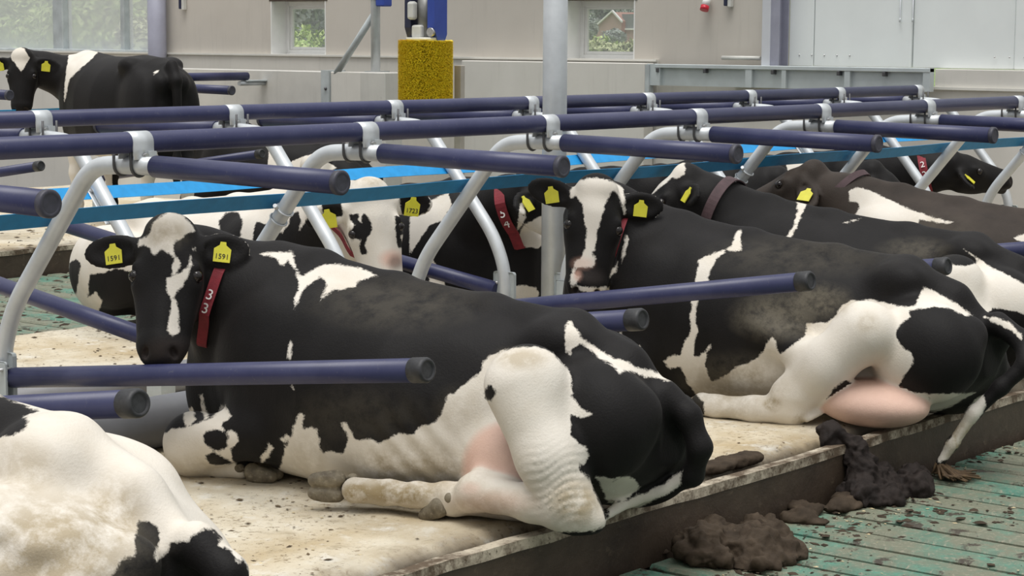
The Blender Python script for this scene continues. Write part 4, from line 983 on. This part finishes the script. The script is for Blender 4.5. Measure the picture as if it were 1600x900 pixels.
 'D': {"side":[[-3.98,9.9,1.5788],[-0.7758,-0.6309,0.0064],[0.0812,-0.0898,0.9926],[0.6257,-0.7706,-0.1209],10.7626],"base":"black","marks":[["w",[[1.762,0.509],[1.808,0.529],[1.875,0.509],[1.976,0.459],[2.093,0.409],[2.217,0.365],[2.307,0.345],[2.277,0.332],[2.177,0.352],[2.127,0.358],[2.117,0.325],[2.076,0.311],[1.959,0.342],[1.825,0.368],[1.798,0.385],[1.822,0.429],[1.808,0.452],[1.762,0.449]]],["w",[[2.629,0.261],[2.696,0.295],[2.696,0.218]]],["w",[[2.445,0.154],[2.696,0.194],[2.696,0.0],[2.612,0.06]]]],"far":-0.05,"dirt_sheen":[[2.612,0.117,0.201,0.1,1.0],[2.177,0.301,0.268,0.1,0.3]]},
 'E': {"side":[[-3.57,2.99,1.5788],[-0.7758,-0.6309,0.0064],[0.0812,-0.0898,0.9926],[0.6257,-0.7706,-0.1209],5.1811],"base":"white","marks":[["b",[[-0.94,-0.588],[-0.916,-0.584],[-0.892,-0.605],[-0.885,-0.629],[-0.9,-0.672],[-0.895,-0.688],[-0.867,-0.669],[-0.859,-0.64],[-0.835,-0.635],[-0.814,-0.64],[-0.806,-0.621],[-0.771,-0.605],[-0.75,-0.605],[-0.732,-0.629],[-0.738,-0.648],[-0.714,-0.653],[-0.698,-0.68],[-0.685,-0.696],[-0.679,-0.669],[-0.661,-0.725],[-0.661,-0.822],[-1.048,-0.822],[-1.004,-0.725],[-0.988,-0.685],[-0.951,-0.672],[-0.948,-0.624]]],["b",[[-1.338,-0.268],[-1.29,-0.272],[-1.249,-0.285],[-1.193,-0.31],[-1.217,-0.318],[-1.235,-0.326],[-1.216,-0.334],[-1.233,-0.358],[-1.258,-0.374],[-1.338,-0.384]]]],"far":0.12,"dirt_sheen":[[-1.161,-0.661,0.274,0.177,0.8],[-1.008,-0.58,0.097,0.121,0.75],[-1.225,-0.476,0.097,0.097,0.5],[-1.322,-0.693,0.145,0.145,0.6],[-1.258,-0.403,0.048,0.032,0.3]]},
 'F': {"side":[[8.92,-7.45,1.5788],[0.7758,0.6309,0.0064],[-0.0812,0.0898,0.9926],[-0.6257,0.7706,-0.1209],10.9645],"base":"white","marks":[["b",[[-0.867,0.392],[-0.819,0.396],[-0.819,0.358],[-0.802,0.348],[-0.802,0.386],[-0.785,0.399],[-0.751,0.351],[-0.744,0.307],[-0.778,0.256],[-0.785,0.222],[-0.768,0.177],[-0.802,0.177],[-0.819,0.222],[-0.805,0.256],[-0.853,0.27],[-0.863,0.3],[-0.839,0.334],[-0.863,0.358]]],["b",[[-0.607,0.512],[-0.426,0.512],[-0.45,0.403],[-0.529,0.375],[-0.587,0.392]]],["b",[[-1.024,0.478],[-0.914,0.461],[-0.901,0.382],[-0.955,0.375],[-1.006,0.392]]],["b",[[-0.624,0.386],[-0.539,0.368],[-0.556,0.307],[-0.597,0.273],[-0.573,0.215],[-0.607,0.212],[-0.621,0.307]]],["b",[[-0.522,0.351],[-0.491,0.3],[-0.546,0.215],[-0.573,0.171],[-0.58,0.034],[-0.478,0.034],[-0.375,0.102],[-0.478,0.188]]],["b",[[-1.365,0.358],[-1.279,0.334],[-1.228,0.29],[-1.194,0.334],[-1.177,0.392],[-1.14,0.409],[-1.126,0.358],[-1.133,0.307],[-1.109,0.341],[-1.085,0.375],[-1.058,0.341],[-0.887,0.034],[-0.955,-0.068],[-1.433,-0.068],[-1.399,0.171]]],["b",[[-1.563,0.358],[-1.528,0.403],[-1.46,0.406],[-1.436,0.358],[-1.447,0.273],[-1.501,0.239],[-1.552,0.256]]],["b",[[-2.361,0.13],[-2.327,0.154],[-2.3,0.13],[-2.313,0.034],[-2.334,-0.068],[-2.368,-0.102],[-2.378,0.0]]],["b",[[-2.252,0.068],[-2.166,0.085],[-2.115,0.102],[-1.706,0.034],[-1.433,-0.068],[-1.433,-0.375],[-2.252,-0.375],[-2.32,-0.239],[-2.218,-0.171],[-2.184,-0.068],[-2.218,-0.017],[-2.262,-0.051]]],["w",[[-2.286,-0.102],[-2.218,-0.068],[-2.201,-0.171],[-2.252,-0.239]]],["w",[[-2.231,-0.188],[-2.184,-0.239],[-2.201,-0.273],[-2.235,-0.246]]]],"far":0.0,"pink":[[-0.641,0.154,0.075,0.055,0.7]],"dark":[[-0.621,0.136,0.048,0.048,0.55]],"dirt_sheen":[[-0.751,0.58,0.119,0.048,0.6],[-2.149,-0.239,0.171,0.102,0.6]]},
 'G': {"side":[[8.75,-8.6,1.5788],[0.7758,0.6309,0.0064],[-0.0812,0.0898,0.9926],[-0.6257,0.7706,-0.1209],11.7443],"base":"black","marks":[["w",[[-0.011,0.007],[0.055,0.015],[0.139,0.004],[0.153,-0.029],[0.139,-0.073],[0.055,-0.08],[0.0,-0.044]]],["w",[[0.044,0.482],[0.066,0.49],[0.08,0.402],[0.058,0.358],[0.029,0.329]]],["w",[[0.066,0.358],[0.219,0.439],[0.292,0.292],[0.146,0.227],[0.044,0.238],[0.029,0.285]]],["w",[[-0.307,0.526],[-0.278,0.526],[-0.27,0.468],[-0.292,0.446]]],["w",[[-0.585,0.439],[-0.365,0.548],[-0.344,0.475],[-0.402,0.384],[-0.475,0.358],[-0.585,0.183]]],["w",[[-0.482,0.128],[-0.453,0.164],[-0.402,0.073],[-0.365,-0.037],[-0.468,-0.007]]]],"far":-0.05},
 'K': {"side":[[8.75,-9.75,1.5788],[0.7758,0.6309,0.0064],[-0.0812,0.0898,0.9926],[-0.6257,0.7706,-0.1209],12.6306],"base":"black","marks":[],"far":-0.08},
 'J': {"side":[[8.75,-12.05,1.5788],[0.7758,0.6309,0.0064],[-0.0812,0.0898,0.9926],[-0.6257,0.7706,-0.1209],14.403],"base":"black","marks":[["w",[[1.627,0.843],[1.712,0.874],[1.721,0.816],[1.694,0.762],[1.636,0.798]]],["w",[[1.918,0.878],[2.071,0.896],[2.106,0.807],[2.017,0.739],[1.936,0.784]]]],"far":-0.03},
 'I': {"side":[[8.85,-13.15,1.5788],[0.7758,0.6309,0.0064],[-0.0812,0.0898,0.9926],[-0.6257,0.7706,-0.1209],15.3132],"base":"black","marks":[],"far":-0.08},
 'L': {"side":[[-12.19,12.85,1.5788],[-0.7758,-0.6309,0.0064],[0.0812,-0.0898,0.9926],[0.6257,-0.7706,-0.1209],18.1731],"base":"black","marks":[["w",[[-2.036,1.029],[-1.979,1.103],[-1.866,1.154],[-1.753,1.188],[-1.549,1.063],[-1.696,0.99],[-1.866,0.961]]],["w",[[-2.149,1.216],[-2.036,1.131],[-2.092,1.018],[-2.16,1.063]]]],"far":-0.05},
 'H': {"side":[[-15.0513,7.4896,1.5788],[-0.5861,-0.8102,0.0064],[0.1017,-0.0658,0.9926],[0.8039,-0.5824,-0.1209],17.2467],"base":"black","marks":[["w",[[-4.213,1.975],[-4.148,2.034],[-4.089,2.007],[-4.046,1.932],[-4.079,1.868],[-4.116,1.809],[-4.143,1.851],[-4.197,1.921]]],["w",[[-3.714,1.975],[-3.639,2.023],[-3.569,1.996],[-3.488,2.018],[-3.451,2.002],[-3.542,1.905],[-3.649,1.814],[-3.714,1.744],[-3.741,1.61],[-3.757,1.556],[-3.751,1.717],[-3.735,1.851]]],["w",[[-3.011,1.809],[-2.957,1.835],[-2.962,1.814],[-3.005,1.787]]],["w",[[-3.81,1.127],[-3.354,1.127],[-3.354,0.376],[-3.81,0.376]]],["w",[[-3.102,1.154],[-2.978,1.154],[-2.887,0.698],[-3.059,0.376],[-3.166,0.376]]],["w",[[-2.887,0.859],[-2.63,0.859],[-2.63,0.268],[-2.925,0.268]]]],"far":-0.05,"dirt_sheen":[[-2.764,0.644,0.161,0.161,0.8]]},
}
# ------------------------------------------------------------------ the herd
def lying_body(side=1, hind='tucked', fat=1.0, yb=0., fore=True, rear=True):
    """a cow lying on her chest, forward = +x; side: +1 = left flank and both hind feet shown to the left, -1 mirrored"""
    B = Body(); s = side
    Y = lambda p: (p[0], p[1] * s) + tuple(p[2:])
    rows = [(-.09, .20, .385, .07, .29, -.13), (-.045, .15, .44, .15, .29, -.12), (.03, .10, .515, .21, .30, -.11), (.12, .05, .575, .23, .30, -.11), (.28, .01, .640, .25, .31, -.11),
            (.50, .0, .665, .31, .31, -.08), (.80, .0, .695, .395, .31, -.02), (1.10, .0, .735, .40, .33, 0), (1.35, .0, .765, .365, .36, 0), (1.58, .02, .785, .29, .40, 0),
            (1.76, .06, .72, .21, .42, .01), (1.90, .13, .62, .14, .42, .02), (1.97, .22, .52, .06, .40, .02)]
    B.trunk([(r[0], r[1], r[2], r[3] * fat, r[4], r[5] * s + yb) for r in rows], k=.06)
    # spine ridge, hook and pin bones, tail head
    B.chain([Y((-.05, -.12, .425, .045)), Y((.06, -.10, .525, .045)), Y((.26, -.08, .625, .04)), Y((.6, -.05, .655, .04)), Y((1.0, -.01, .70, .04)), Y((1.36, 0, .745, .05)), Y((1.56, 0, .760, .06))], k=.07)
    B.ell(Y((.25, .03, .600)), (.085, .05, .05), .12)
    B.ell(Y((.24, -.26, .50)), (.09, .05, .06), .12)
    B.ell(Y((-.075, .02, .40)), (.06, .05, .06), .07); B.ell(Y((-.08, -.20, .36)), (.06, .05, .06), .07)
    # hollow before the hook, ribs
    B.ell(Y((.50, .34, .55)), (.16, .10, .10), .10, None, True)
    # shoulder blade and brisket
    B.ell(Y((1.40, .22, .43)), (.20, .13, .24), .08)
    B.ell(Y((1.40, -.22, .43)), (.20, .13, .24), .08)
    B.ell(Y((1.80, .02, .26)), (.16, .17, .19), .08)
    if rear:
        # haunch on the far side
        B.ell(Y((.18, -.28, .22)), (.27, .13, .22), .08)
        # upper thigh on the near side
        if hind == 'plain':
            B.ell(Y((.10, .13, .29)), (.24, .17, .25), .09); B.ell(Y((.30, .24, .33)), (.22, .11, .22), .09); hf = hr = None
        elif hind == 'tucked':
            B.ell(Y((.07, .07, .35)), (.21, .16, .20), .07)
            B.ell(Y((.20, .23, .48)), (.125, .10, .125), .05)
            B.leg0 = len(B.pr)
            B.chain([Y((.22, .27, .48, .115)), Y((.10, .270, .265, .098)), Y((.035, .255, .125, .082)), Y((-.04, .225, .075, .045))], .05)
            B.chain([Y((.01, .245, .100, .075)), Y((.16, .280, .110, .060)), Y((.30, .290, .115, .054)), Y((.385, .285, .112, .062)), Y((.475, .285, .065, .044))], .025)
            B.leg1 = len(B.pr)
            hf = (Y((.540, .300, .046)), Y((.93, .04, -.36)), (0, 0, 1))
            B.chain([Y((.30, .12, .06, .06)), Y((.50, .28, .075, .050)), Y((.72, .36, .075, .040)), Y((.81, .41, .078, .044))], .025)
            hr = (Y((.905, .44, .085)), Y((.80, .60, .03)), Y((.60, -.80, .05)))
            B.udder = len(B.pr); B.ell(Y((.37, .145, .18)), (.175, .105, .155), .05)
        else:
            B.ell(Y((.08, .11, .32)), (.24, .18, .21), .07)
            B.ell(Y((.27, .27, .405)), (.13, .10, .11), .05)
            B.leg0 = len(B.pr)
            B.chain([Y((.27, .28, .40, .115)), Y((.42, .33, .25, .105)), Y((.55, .36, .11, .085)), Y((.55, .365, .060, .065))], .05)
            B.chain([Y((.55, .37, .060, .065)), Y((.70, .42, .052, .052)), Y((.86, .46, .05, .044)), Y((.93, .46, .05, .05))], .03)
            B.leg1 = len(B.pr)
            hf = (Y((1.01, .46, .040)), Y((.97, .04, -.2)), (0, 0, 1))
            hr = None
            B.udder = len(B.pr); B.ell(Y((.26, .22, .10)), (.25, .16, .095), .03)
            B.cap(Y((.44, .33, .06)), Y((.47, .38, .03)), .018, .013, .012)
            B.chain([Y((.74, .32, .36, .035)), Y((.56, .31, .30, .05)), Y((.44, .29, .24, .05))], .08)
    else: hf = hr = None
    ff = None
    if fore:
        B.ell(Y((1.36, .31, .22)), (.15, .07, .12), .06)
        B.chain([Y((1.34, .33, .19, .085)), Y((1.52, .36, .15, .085)), Y((1.645, .36, .12, .108)), Y((1.67, .345, .09, .098))], .04)
        B.chain([Y((1.67, .34, .078, .075)), Y((1.57, .31, .052, .050)), Y((1.48, .29, .050, .048))], .03)
        ff = (Y((1.385, .275, .045)), Y((-.95, -.28, .05)), (0, 0, 1))
        B.chain([Y((1.60, -.18, .22, .08)), Y((1.90, -.10, .18, .075)), Y((1.98, -.06, .10, .075))], .05)
    return B, [q for q in (hf, hr, ff) if q is not None]

def neck(B, o, R, mids, k=.08, throat=None):
    o = np.asarray(o, float); e = o + R @ np.array((.045, 0, -.165)); B.chain(list(mids) + [(*e, .105)], k)
    if throat: B.chain([throat, (*(o + R @ np.array((.17, 0, -.20))), .07)], .07)
FRONT = math.pi / 2; BACK = -math.pi / 2

# --- the cow with collar number 33
def cow_a():
    B, hv = lying_body(1, 'tucked')
    o = np.array((1.735, .395, .925)); hx = unit((-.17, .21, -.45)); hz = np.array((-.63, .777, .1))
    R = head_frame(hx, hz)
    neck(B, o, R, [(1.45, .0, .56, .215), (1.66, .08, .63, .175), (1.78, .20, .73, .140)], .08, (1.72, .10, .44, .11))
    inf = add_head(B, o, R, 1.01, dict(down=-.03, back=-.12, len=.18, nrm=(.25, -.5, 1.0)), dict(down=.06, back=-.10, nrm=(.25, .1, 1.)))
    # tail round the rump and along the floor
    B.chain([(-.07, -.12, .43, .05), (-.15, -.14, .37, .040), (-.19, -.15, .27, .038), (-.15, -.17, .17, .034), (-.06, -.16, .115, .028), (.04, -.10, .075, .022), (.07, .02, .030, .015)], .025)
    B.wrinkle((.02, .34, .20), .16, (.5, 0, .9), 260, .0035)
    B.wrinkle((.60, .40, .22), .22, (.8, 0, -.6), 95, .006)
    r = build_cow('cow', B, .0085, ((5.3, 3.83, .2), FRONT), PAT['A'], 11, M['coat'], inf,
                  'large black and white cow in the middle, red collar numbered 33, head over the rail', None, hv, ('1591', '1591'))
    cow_collar(r, B, (1.70, .19, .615), (.75, .45, .25), (-.63, .777, .0), M['collar'], '33', (-.08, .24), .038, .006, .165)
    return r
# --- the cow beyond, reddish collar, hanging tail
def cow_b():
    B, hv = lying_body(1, 'stretched')
    o = np.array((1.555, .365, .955)); hx = unit((-.05, .15, -.48)); hz = np.array((-.66, .75, .1))
    R = head_frame(hx, hz)
    neck(B, o, R, [(1.42, .0, .56, .215), (1.58, .05, .66, .180), (1.66, .14, .78, .140)], .08, (1.66, .06, .42, .12))
    inf = add_head(B, o, R, 1.0, dict(down=-.10, back=-.10), dict(down=-.18, back=-.10))
    B.chain([(-.12, -.12, .43, .05), (-.23, -.12, .37, .040), (-.285, -.06, .29, .036), (-.20, .0, .19, .030), (-.11, .05, .08, .026), (-.04, .09, -.05, .023), (.0, .115, -.135, .018)], .03)
    r = build_cow('cow', B, .0095, ((7.6, 3.83, .2), FRONT), PAT['B'], 23, M['coat'], inf,
                  'black and white cow with broad white blaze, tail hanging over the kerb, pink udder showing', None, hv[-1:] + hv[:1], ('', ''))
    cow_collar(r, B, (1.60, .16, .66), (.75, .45, .25), (-.63, .777, .0), M['collar'], None, (), .034, .006, .165)
    bm = bmesh.new(); rnd = random.Random(4)
    for i in range(120):
        a = rnd.uniform(0, 6.28); q = rnd.uniform(.3, 1); d = Vector((.085 * q * math.cos(a) - .045, .075 * q * math.sin(a) - .045, -.055))
        p0 = Vector((.0, .115, -.13)); p0 += Vector((rnd.uniform(-.01, .01), rnd.uniform(-.01, .01), 0)); p1 = p0 + d * .6 + Vector((0, 0, -.01)); p2 = p0 + d * rnd.uniform(1., 1.4); p2.z = -.190 + rnd.uniform(0, .02)
        bm_tube(bm, [p0, p1, p2], .0075, 5, True, .004)
    obj('tail_switch', bm, M['hair'], r)['label'] = 'brown tail switch'
    return r
def cow_c():
    B, hv = lying_body(1, 'tucked')
    o = np.array((1.75, .20, .945)); hx = unit((.55, .40, -.72)); hz = np.array((.45, .42, .75))
    R = head_frame(hx, hz)
    neck(B, o, R, [(1.45, .0, .56, .205), (1.56, .06, .66, .170), (1.64, .13, .76, .135)])
    inf = add_head(B, o, R, 1.0, dict(down=-.1, back=-.2), dict(down=.1, back=-.2)); inf['tag_size'] = 1.1
    r = build_cow('cow', B, .012, ((8.75, 4.10, .2), FRONT), PAT['C'], 31, M['coat'], inf,
                  'black cow lying third in the near row, thin white streak behind the shoulder, white hindquarters', None, (), ('', ''))
    cow_collar(r, B, (1.58, .08, .70), (.92, .15, .30), (-.5, .5, .5), M['collar_dull'], None, (), .055)
    return r
def cow_d():
    B, hv = lying_body(1, 'tucked')
    o = np.array((1.86, .09, .915)); hx = unit((.85, .25, -.46)); hz = np.array((.42, .10, .9))
    R = head_frame(hx, hz)
    neck(B, o, R, [(1.45, .0, .56, .205), (1.60, .03, .64, .165), (1.72, .06, .71, .130)])
    inf = add_head(B, o, R, 1.0, dict(down=-.1, back=-1.1, nrm=(-.3, 1, .6)), dict(down=-.35, back=-.15, nrm=(-1, -.2, .5))); inf['tag_size'] = 1.2
    r = build_cow('cow', B, .012, ((9.9, 3.98, .2), FRONT), PAT['D'], 37, M['coat_brown'], inf,
                  'brownish black cow lying fourth in the near row with a white shoulder saddle', None, (), ('', ''))
    cow_collar(r, B, (1.70, .0, .71), (.8, .0, .6), (-.5, .5, .5), M['collar_dull'], None, (), .04)
    return r
def cow_e():
    B, hv = lying_body(1, 'plain')
    B.ell((.20, .20, .40), (.13, .12, .15), .10); B.ell((.25, .02, .60), (.08, .06, .055), .10)
    R = head_frame((.7, -.2, -.6), (.5, -.1, .8)); o = np.array((1.96, -.17, .82))
    neck(B, o, R, [(1.45, .0, .56, .215), (1.66, -.05, .62, .18), (1.82, -.12, .70, .145)]); inf = add_head(B, o, R)
    B.chain([(-.12, -.12, .43, .05), (-.205, -.14, .37, .040), (-.235, -.13, .24, .036), (-.19, -.06, .11, .033), (-.10, .04, .045, .026)], .03)
    B.wrinkle((.15, .28, .42), .26, (-.35, 0, .9), 60, .010)
    B.wrinkle((-.02, .25, .38), .18, (.3, 0, .9), 48, .008)
    return build_cow('cow', B, .010, ((2.99, 3.57, .2), FRONT), PAT['E'], 41, M['coat'], inf,
                  'mostly white cow cut off by the near corner, only her dirty rump showing', None, hv, (None, None))
def cow_f():
    B, hv = lying_body(-1, 'plain')
    o = np.array((2.25, -.31, .875)); hx = unit((.12, .0, -.48)); hz = np.array((.78, -.60, .2))
    R = head_frame(hx, hz)
    neck(B, o, R, [(1.45, .0, .56, .22), (1.74, -.06, .63, .185), (1.93, -.15, .71, .15)], .08, (1.80, -.08, .42, .12))
    inf = add_head(B, o, R, 1.05, dict(down=.22, back=-.25), dict(down=.15, back=-.25)); inf['tag_size'] = 1.25
    r = build_cow('cow', B, .011, ((7.45, 8.92, .2), BACK), PAT['F'], 43, M['coat'], inf,
                  'white faced cow with a black eye patch, lying in the far row', None, hv[:0], ('1723', ''))
    cow_collar(r, B, o + R @ np.array((.15, 0, -.22)), R @ np.array((.45, 0, -1)), R @ np.array((0, 1, 0)), M['collar'], None, (), .04)
    return r
def far_cow(x, y, o, hx, hz, key, seed, label, num=None, mat='coat', sc=1.0, neckoff=(0, 0), col='collar', na=(.1, .4), cf=.82, up=0.):
    B, hv = lying_body(-1, 'plain'); o = np.array(o)
    Rm = head_frame(hx, hz); b = o + Rm @ np.array((.045, 0, -.165))
    m1 = np.array((1.45, 0, .56)); m2 = m1 + (b - m1) * .45; m2[2] = .63; m3 = m1 + (b - m1) * .8; m3[2] = (b[2] + .68) / 2
    neck(B, o, Rm, [(*m1, .205), (*m2, .17), (*m3, .135)])
    inf = add_head(B, o, head_frame(hx, hz), sc); inf['tag_size'] = 1.2
    r = build_cow('cow', B, .014, ((x, y, .2), BACK), PAT[key], seed, M[mat], inf, label, None, (hv[0],), ('', ''))
    ax = unit(b - m2)
    if num: cow_collar(r, B, m1 + (b - m1) * cf + np.array((0, 0, -.06 + up)), (.8, .38, .22), (.63, -.777, 0), M[col], num, na, .056, .006, .18)
    return r

def standing_cow():
    B = Body()
    rows = [(-.08, .86, 1.24, .10, 1.08, 0), (.02, .75, 1.36, .20, 1.10, 0), (.15, .66, 1.40, .25, 1.08, 0), (.42, .60, 1.42, .28, 1.04, 0), (.75, .56, 1.40, .35, 1.0, 0), (1.05, .55, 1.40, .36, 1.0, 0),
            (1.35, .58, 1.43, .31, 1.02, 0), (1.55, .64, 1.45, .23, 1.05, 0), (1.70, .74, 1.38, .15, 1.05, 0), (1.78, .84, 1.28, .07, 1.05, 0)]
    B.trunk(rows, k=.06)
    for y in (1, -1):
        B.ell((.32, .21 * y, 1.34), (.09, .06, .05), .12); B.ell((-.04, .10 * y, 1.20), (.06, .05, .06), .10)
        B.ell((.14, .19 * y, .98), (.22, .11, .30), .08); B.ell((1.42, .19 * y, 1.02), (.17, .10, .28), .08)
        B.chain([(.26, .20 * y, .78, .12), (.16, .19 * y, .62, .085), (.02, .18 * y, .50, .06), (.05, .18 * y, .30, .042), (.08, .18 * y, .14, .046), (.12, .18 * y, .09, .044)], .05)
        B.chain([(1.42, .17 * y, .78, .10), (1.44, .16 * y, .56, .068), (1.44, .16 * y, .40, .062), (1.44, .16 * y, .26, .042), (1.45, .16 * y, .13, .046), (1.47, .16 * y, .08, .044)], .05)
    B.ell((.30, 0, .62), (.24, .19, .15), .05)
    for a in ((.2, .07), (.2, -.07), (.36, .08), (.36, -.08)): B.cap((a[0], a[1], .52), (a[0], a[1], .44), .02, .013, .02)
    B.chain([(-.06, 0, 1.34, .05), (-.14, 0, 1.22, .04), (-.15, 0, .9, .032), (-.13, 0, .6, .03), (-.12, 0, .5, .045), (-.12, 0, .36, .02)], .04)
    hx = unit((-.08, .06, -.52)); R = head_frame(hx, (-.81, .59, .12)); o = np.array((1.63, .57, 1.43))
    neck(B, o, R, [(1.45, 0, 1.14, .22), (1.64, .10, 1.19, .185), (1.73, .30, 1.27, .145)])
    inf = add_head(B, o, R, 1.0); inf['tag_size'] = 1.2
    hv = []
    for y in (1, -1): hv += [((.17, .18 * y, .045), (1, 0, -.1), (0, 0, 1)), ((1.52, .16 * y, .045), (1, 0, -.1), (0, 0, 1))]
    ang = HROT
    r = build_cow('cow', B, .013, (HPOS, ang), PAT['H'], 47, M['coat'], inf, 'black cow standing in the row beyond the far alley, white band behind her shoulder', None, hv, ('', ''))
    return r
HPOS, HROT = (11.13, 12.60, .2), math.radians(75)
cow_a(); cow_b(); cow_c(); cow_d(); cow_e(); cow_f()
far_cow(8.6, 8.75, (2.06, -.20, .895), (.62, .34, -.55), (.60, .12, .62), 'G', 53, 'black cow in the far row behind the round column, red collar numbered 54', '54', na=(-.16, .24))
far_cow(9.75, 8.75, (2.0, .10, .84), (.55, .25, -.62), (.65, .05, .55), 'K', 57, 'black cow lying in the far row behind the white-blazed head', None)
far_cow(10.9, 8.75, (1.95, .12, .78), (.60, .45, -.52), (.55, .15, .60), 'K', 59, 'black cow in the far row with a small white neck patch, behind the third cow', None)
far_cow(12.05, 8.75, (2.05, .0, .78), (.60, .30, -.60), (.55, .10, .60), 'J', 61, 'black cow in the far row with a white neck patch, behind the fourth cow', None)
far_cow(13.15, 8.85, (2.15, -.02, .80), (.50, .72, -.26), (.45, .05, .85), 'I', 67, 'black cow at the far end facing right in profile, red collar numbered 22', '22', na=(-.62, -.24), cf=.76, up=.05)
standing_cow()
def cow_l():
    B, hv = lying_body(1, 'tucked'); R = head_frame((.6, .3, -.6), (.6, .1, .6)); o = np.array((2.0, .05, .8))
    neck(B, o, R, [(1.45, .0, .56, .205), (1.62, .0, .65, .17), (1.8, .02, .70, .135)]); inf = add_head(B, o, R)
    return build_cow('cow', B, .015, ((12.85, R3Y - .16, .2), FRONT), PAT['L'], 71, M['coat'], inf, 'black and white cow lying in the row behind, right of the standing cow', None, (), (None, None))
cow_l()
# ------------------------------------------------------------------ dung, crumbs and litter
M['dung'] = plain('dark_dung', (.022, .017, .015), .75, 0, .5, 14, .9, 40, .15)
M['dung_brown'] = plain('brown_dung', (.052, .038, .026), .8, 0, .4, 14, .9, 40, .15)
def heap(lumps, seed, mat, lab, h=.008, amp=1.):
    B = Body()
    for (c, r) in lumps: B.ell(c, r, .03)
    V, F = B.mesh(h); N = vert_normals(V, F)
    V = V + N * (vnoise(V, 14, seed) * .024 + vnoise(V, 34, seed + 1) * .018 + vnoise(V, 80, seed + 2) * .009)[:, None] * amp
    V[:, 2] = np.maximum(V[:, 2], .001)
    o = obj('dung_heap', np_mesh('dung_heap', V, F), M[mat]); tag(o, lab, 'dung'); return o
rnd = random.Random(11)
def lumps(cx, cy, n, sx, sy, r, hz=.5):
    return [((cx + rnd.gauss(0, sx), cy + rnd.gauss(0, sy), rnd.uniform(.0, r * .6)), (r * rnd.uniform(.7, 1.3), r * rnd.uniform(.7, 1.2), r * hz * rnd.uniform(.7, 1.3))) for _ in range(n)]
heap(lumps(7.02, 3.86, 15, .085, .06, .075, .8) + [((7.02, 4.03, .205), (.055, .07, .05)), ((6.99, 4.07, .235), (.035, .04, .035)), ((7.03, 3.96, .15), (.06, .05, .08)), ((7.03, 3.92, .09), (.09, .06, .07)), ((7.19, 3.76, .03), (.07, .045, .045))], 1, 'dung',
     'dark heap of dung spilling over the kerb onto the green slats')
heap(lumps(5.93, 3.84, 14, .11, .07, .08, .65) + [((5.98, 3.68, .02), (.16, .08, .045)), ((5.80, 3.86, .05), (.12, .08, .07)), ((5.90, 3.62, .012), (.14, .06, .03))], 2, 'dung_brown',
     'brown cow pat on the green slats beside the kerb behind cow 33')
heap(lumps(6.58, 3.90, 11, .13, .035, .05, .28), 3, 'dung_brown', 'flat brown dung patch on the slats between the two heaps', .008, .5)
sm = heap([((6.20 + .045 * k, 4.13 + .0 * k + .03 * math.sin(k * 1.7), .205), (.06, .022 + .01 * (k % 3), .012)) for k in range(9)] + [((6.15, 4.28, .205), (.05, .05, .012)), ((6.45, 4.30, .205), (.04, .03, .014))], 4, 'dung_brown',
     'thin brown dung smear on the bed behind the rump of cow 33', .006, .22)
def crumbs(n, f, smin, smax, seed):
    r = np.random.RandomState(seed); V, F = [], []
    T = np.array([(1, 0, 0), (-1, 0, 0), (0, 1, 0), (0, -1, 0), (0, 0, .45), (0, 0, -.2)], float); Q = [(0, 2, 4), (2, 1, 4), (1, 3, 4), (3, 0, 4), (2, 0, 5), (1, 2, 5), (3, 1, 5), (0, 3, 5)]
    for i in range(n):
        x, y, z = f(r); s = smin + (smax - smin) * r.rand() ** 3; a = r.rand() * 6.28; e = r.uniform(.35, 1)
        p = T * np.array([s, s * e, s * .5]) * r.uniform(.7, 1.3, (6, 1)); c, q = math.cos(a), math.sin(a)
        p = np.stack([p[:, 0] * c - p[:, 1] * q + x, p[:, 0] * q + p[:, 1] * c + y, p[:, 2] + z], 1)
        b = len(V) * 1; V.extend(p.tolist()); F.extend([tuple(b + k for k in t) for t in Q])
    me = bpy.data.meshes.new('crumbs'); me.from_pydata(V, [], F); me.update(); return me
def bed_xy(r):
    while True:
        x, y = r.uniform(2.6, 7.4), r.uniform(4.14, 5.9)
        if math.sin(x * 3.1 + y * 2) + math.sin(y * 5.3 - x) + r.normal(0, .8) > .1: return x, y, BEDZ + .005
def floor_xy(r):
    while True:
        x, y = r.uniform(3.6, 9.5), 3.95 - abs(r.normal(0, .55))
        if math.sin(x * 4.1 + y * 3) + math.sin(y * 7.3 - x * 2) + r.normal(0, .8) > .2: return x, y, .002
def farbed_xy(r): return r.uniform(5.2, 8.0), r.uniform(6.9, 8.75), BEDZ + .005
def far_floor(r): return r.uniform(6.5, 11), r.uniform(8.95, 12.2), .002
def row3_xy(r): return r.uniform(8, 13), R3Y + .1 + abs(r.normal(0, .7)), BEDZ + .005
M['crumb'] = plain('brown_crumbs', (.10, .068, .035), .8, 0, .6, 30)
M['straw'] = plain('pale_straw_crumbs', (.52, .43, .26), .8, 0, .3, 30)
for nm, n, f, a, b, m, lab in (('bed_crumbs', 1500, bed_xy, .003, .016, 'crumb', 'brown crumbs of dung and feed scattered on the near bed'), ('pale_crumbs', 2200, bed_xy, .003, .009, 'straw', 'pale sawdust crumbs scattered on the near bed'),
                               ('floor_crumbs', 1500, floor_xy, .004, .028, 'dung_brown', 'brown dung crumbs scattered on the green slats'), ('floor_straw', 450, floor_xy, .003, .012, 'straw', 'pale litter bits on the green slats'),
                               ('far_crumbs', 500, farbed_xy, .004, .022, 'crumb', 'brown crumbs scattered on the far bed'), ('alley_crumbs', 700, far_floor, .01, .05, 'dung_brown', 'dung crumbs on the far green alley'), ('row_crumbs', 400, row3_xy, .01, .04, 'crumb', 'dung crumbs on the bed below the standing cow')):
    tag(obj(nm, crumbs(n, f, a, b, hash(nm) % 97 if False else len(nm) * 7), M[m]), lab, 'litter', None, 'stuff')
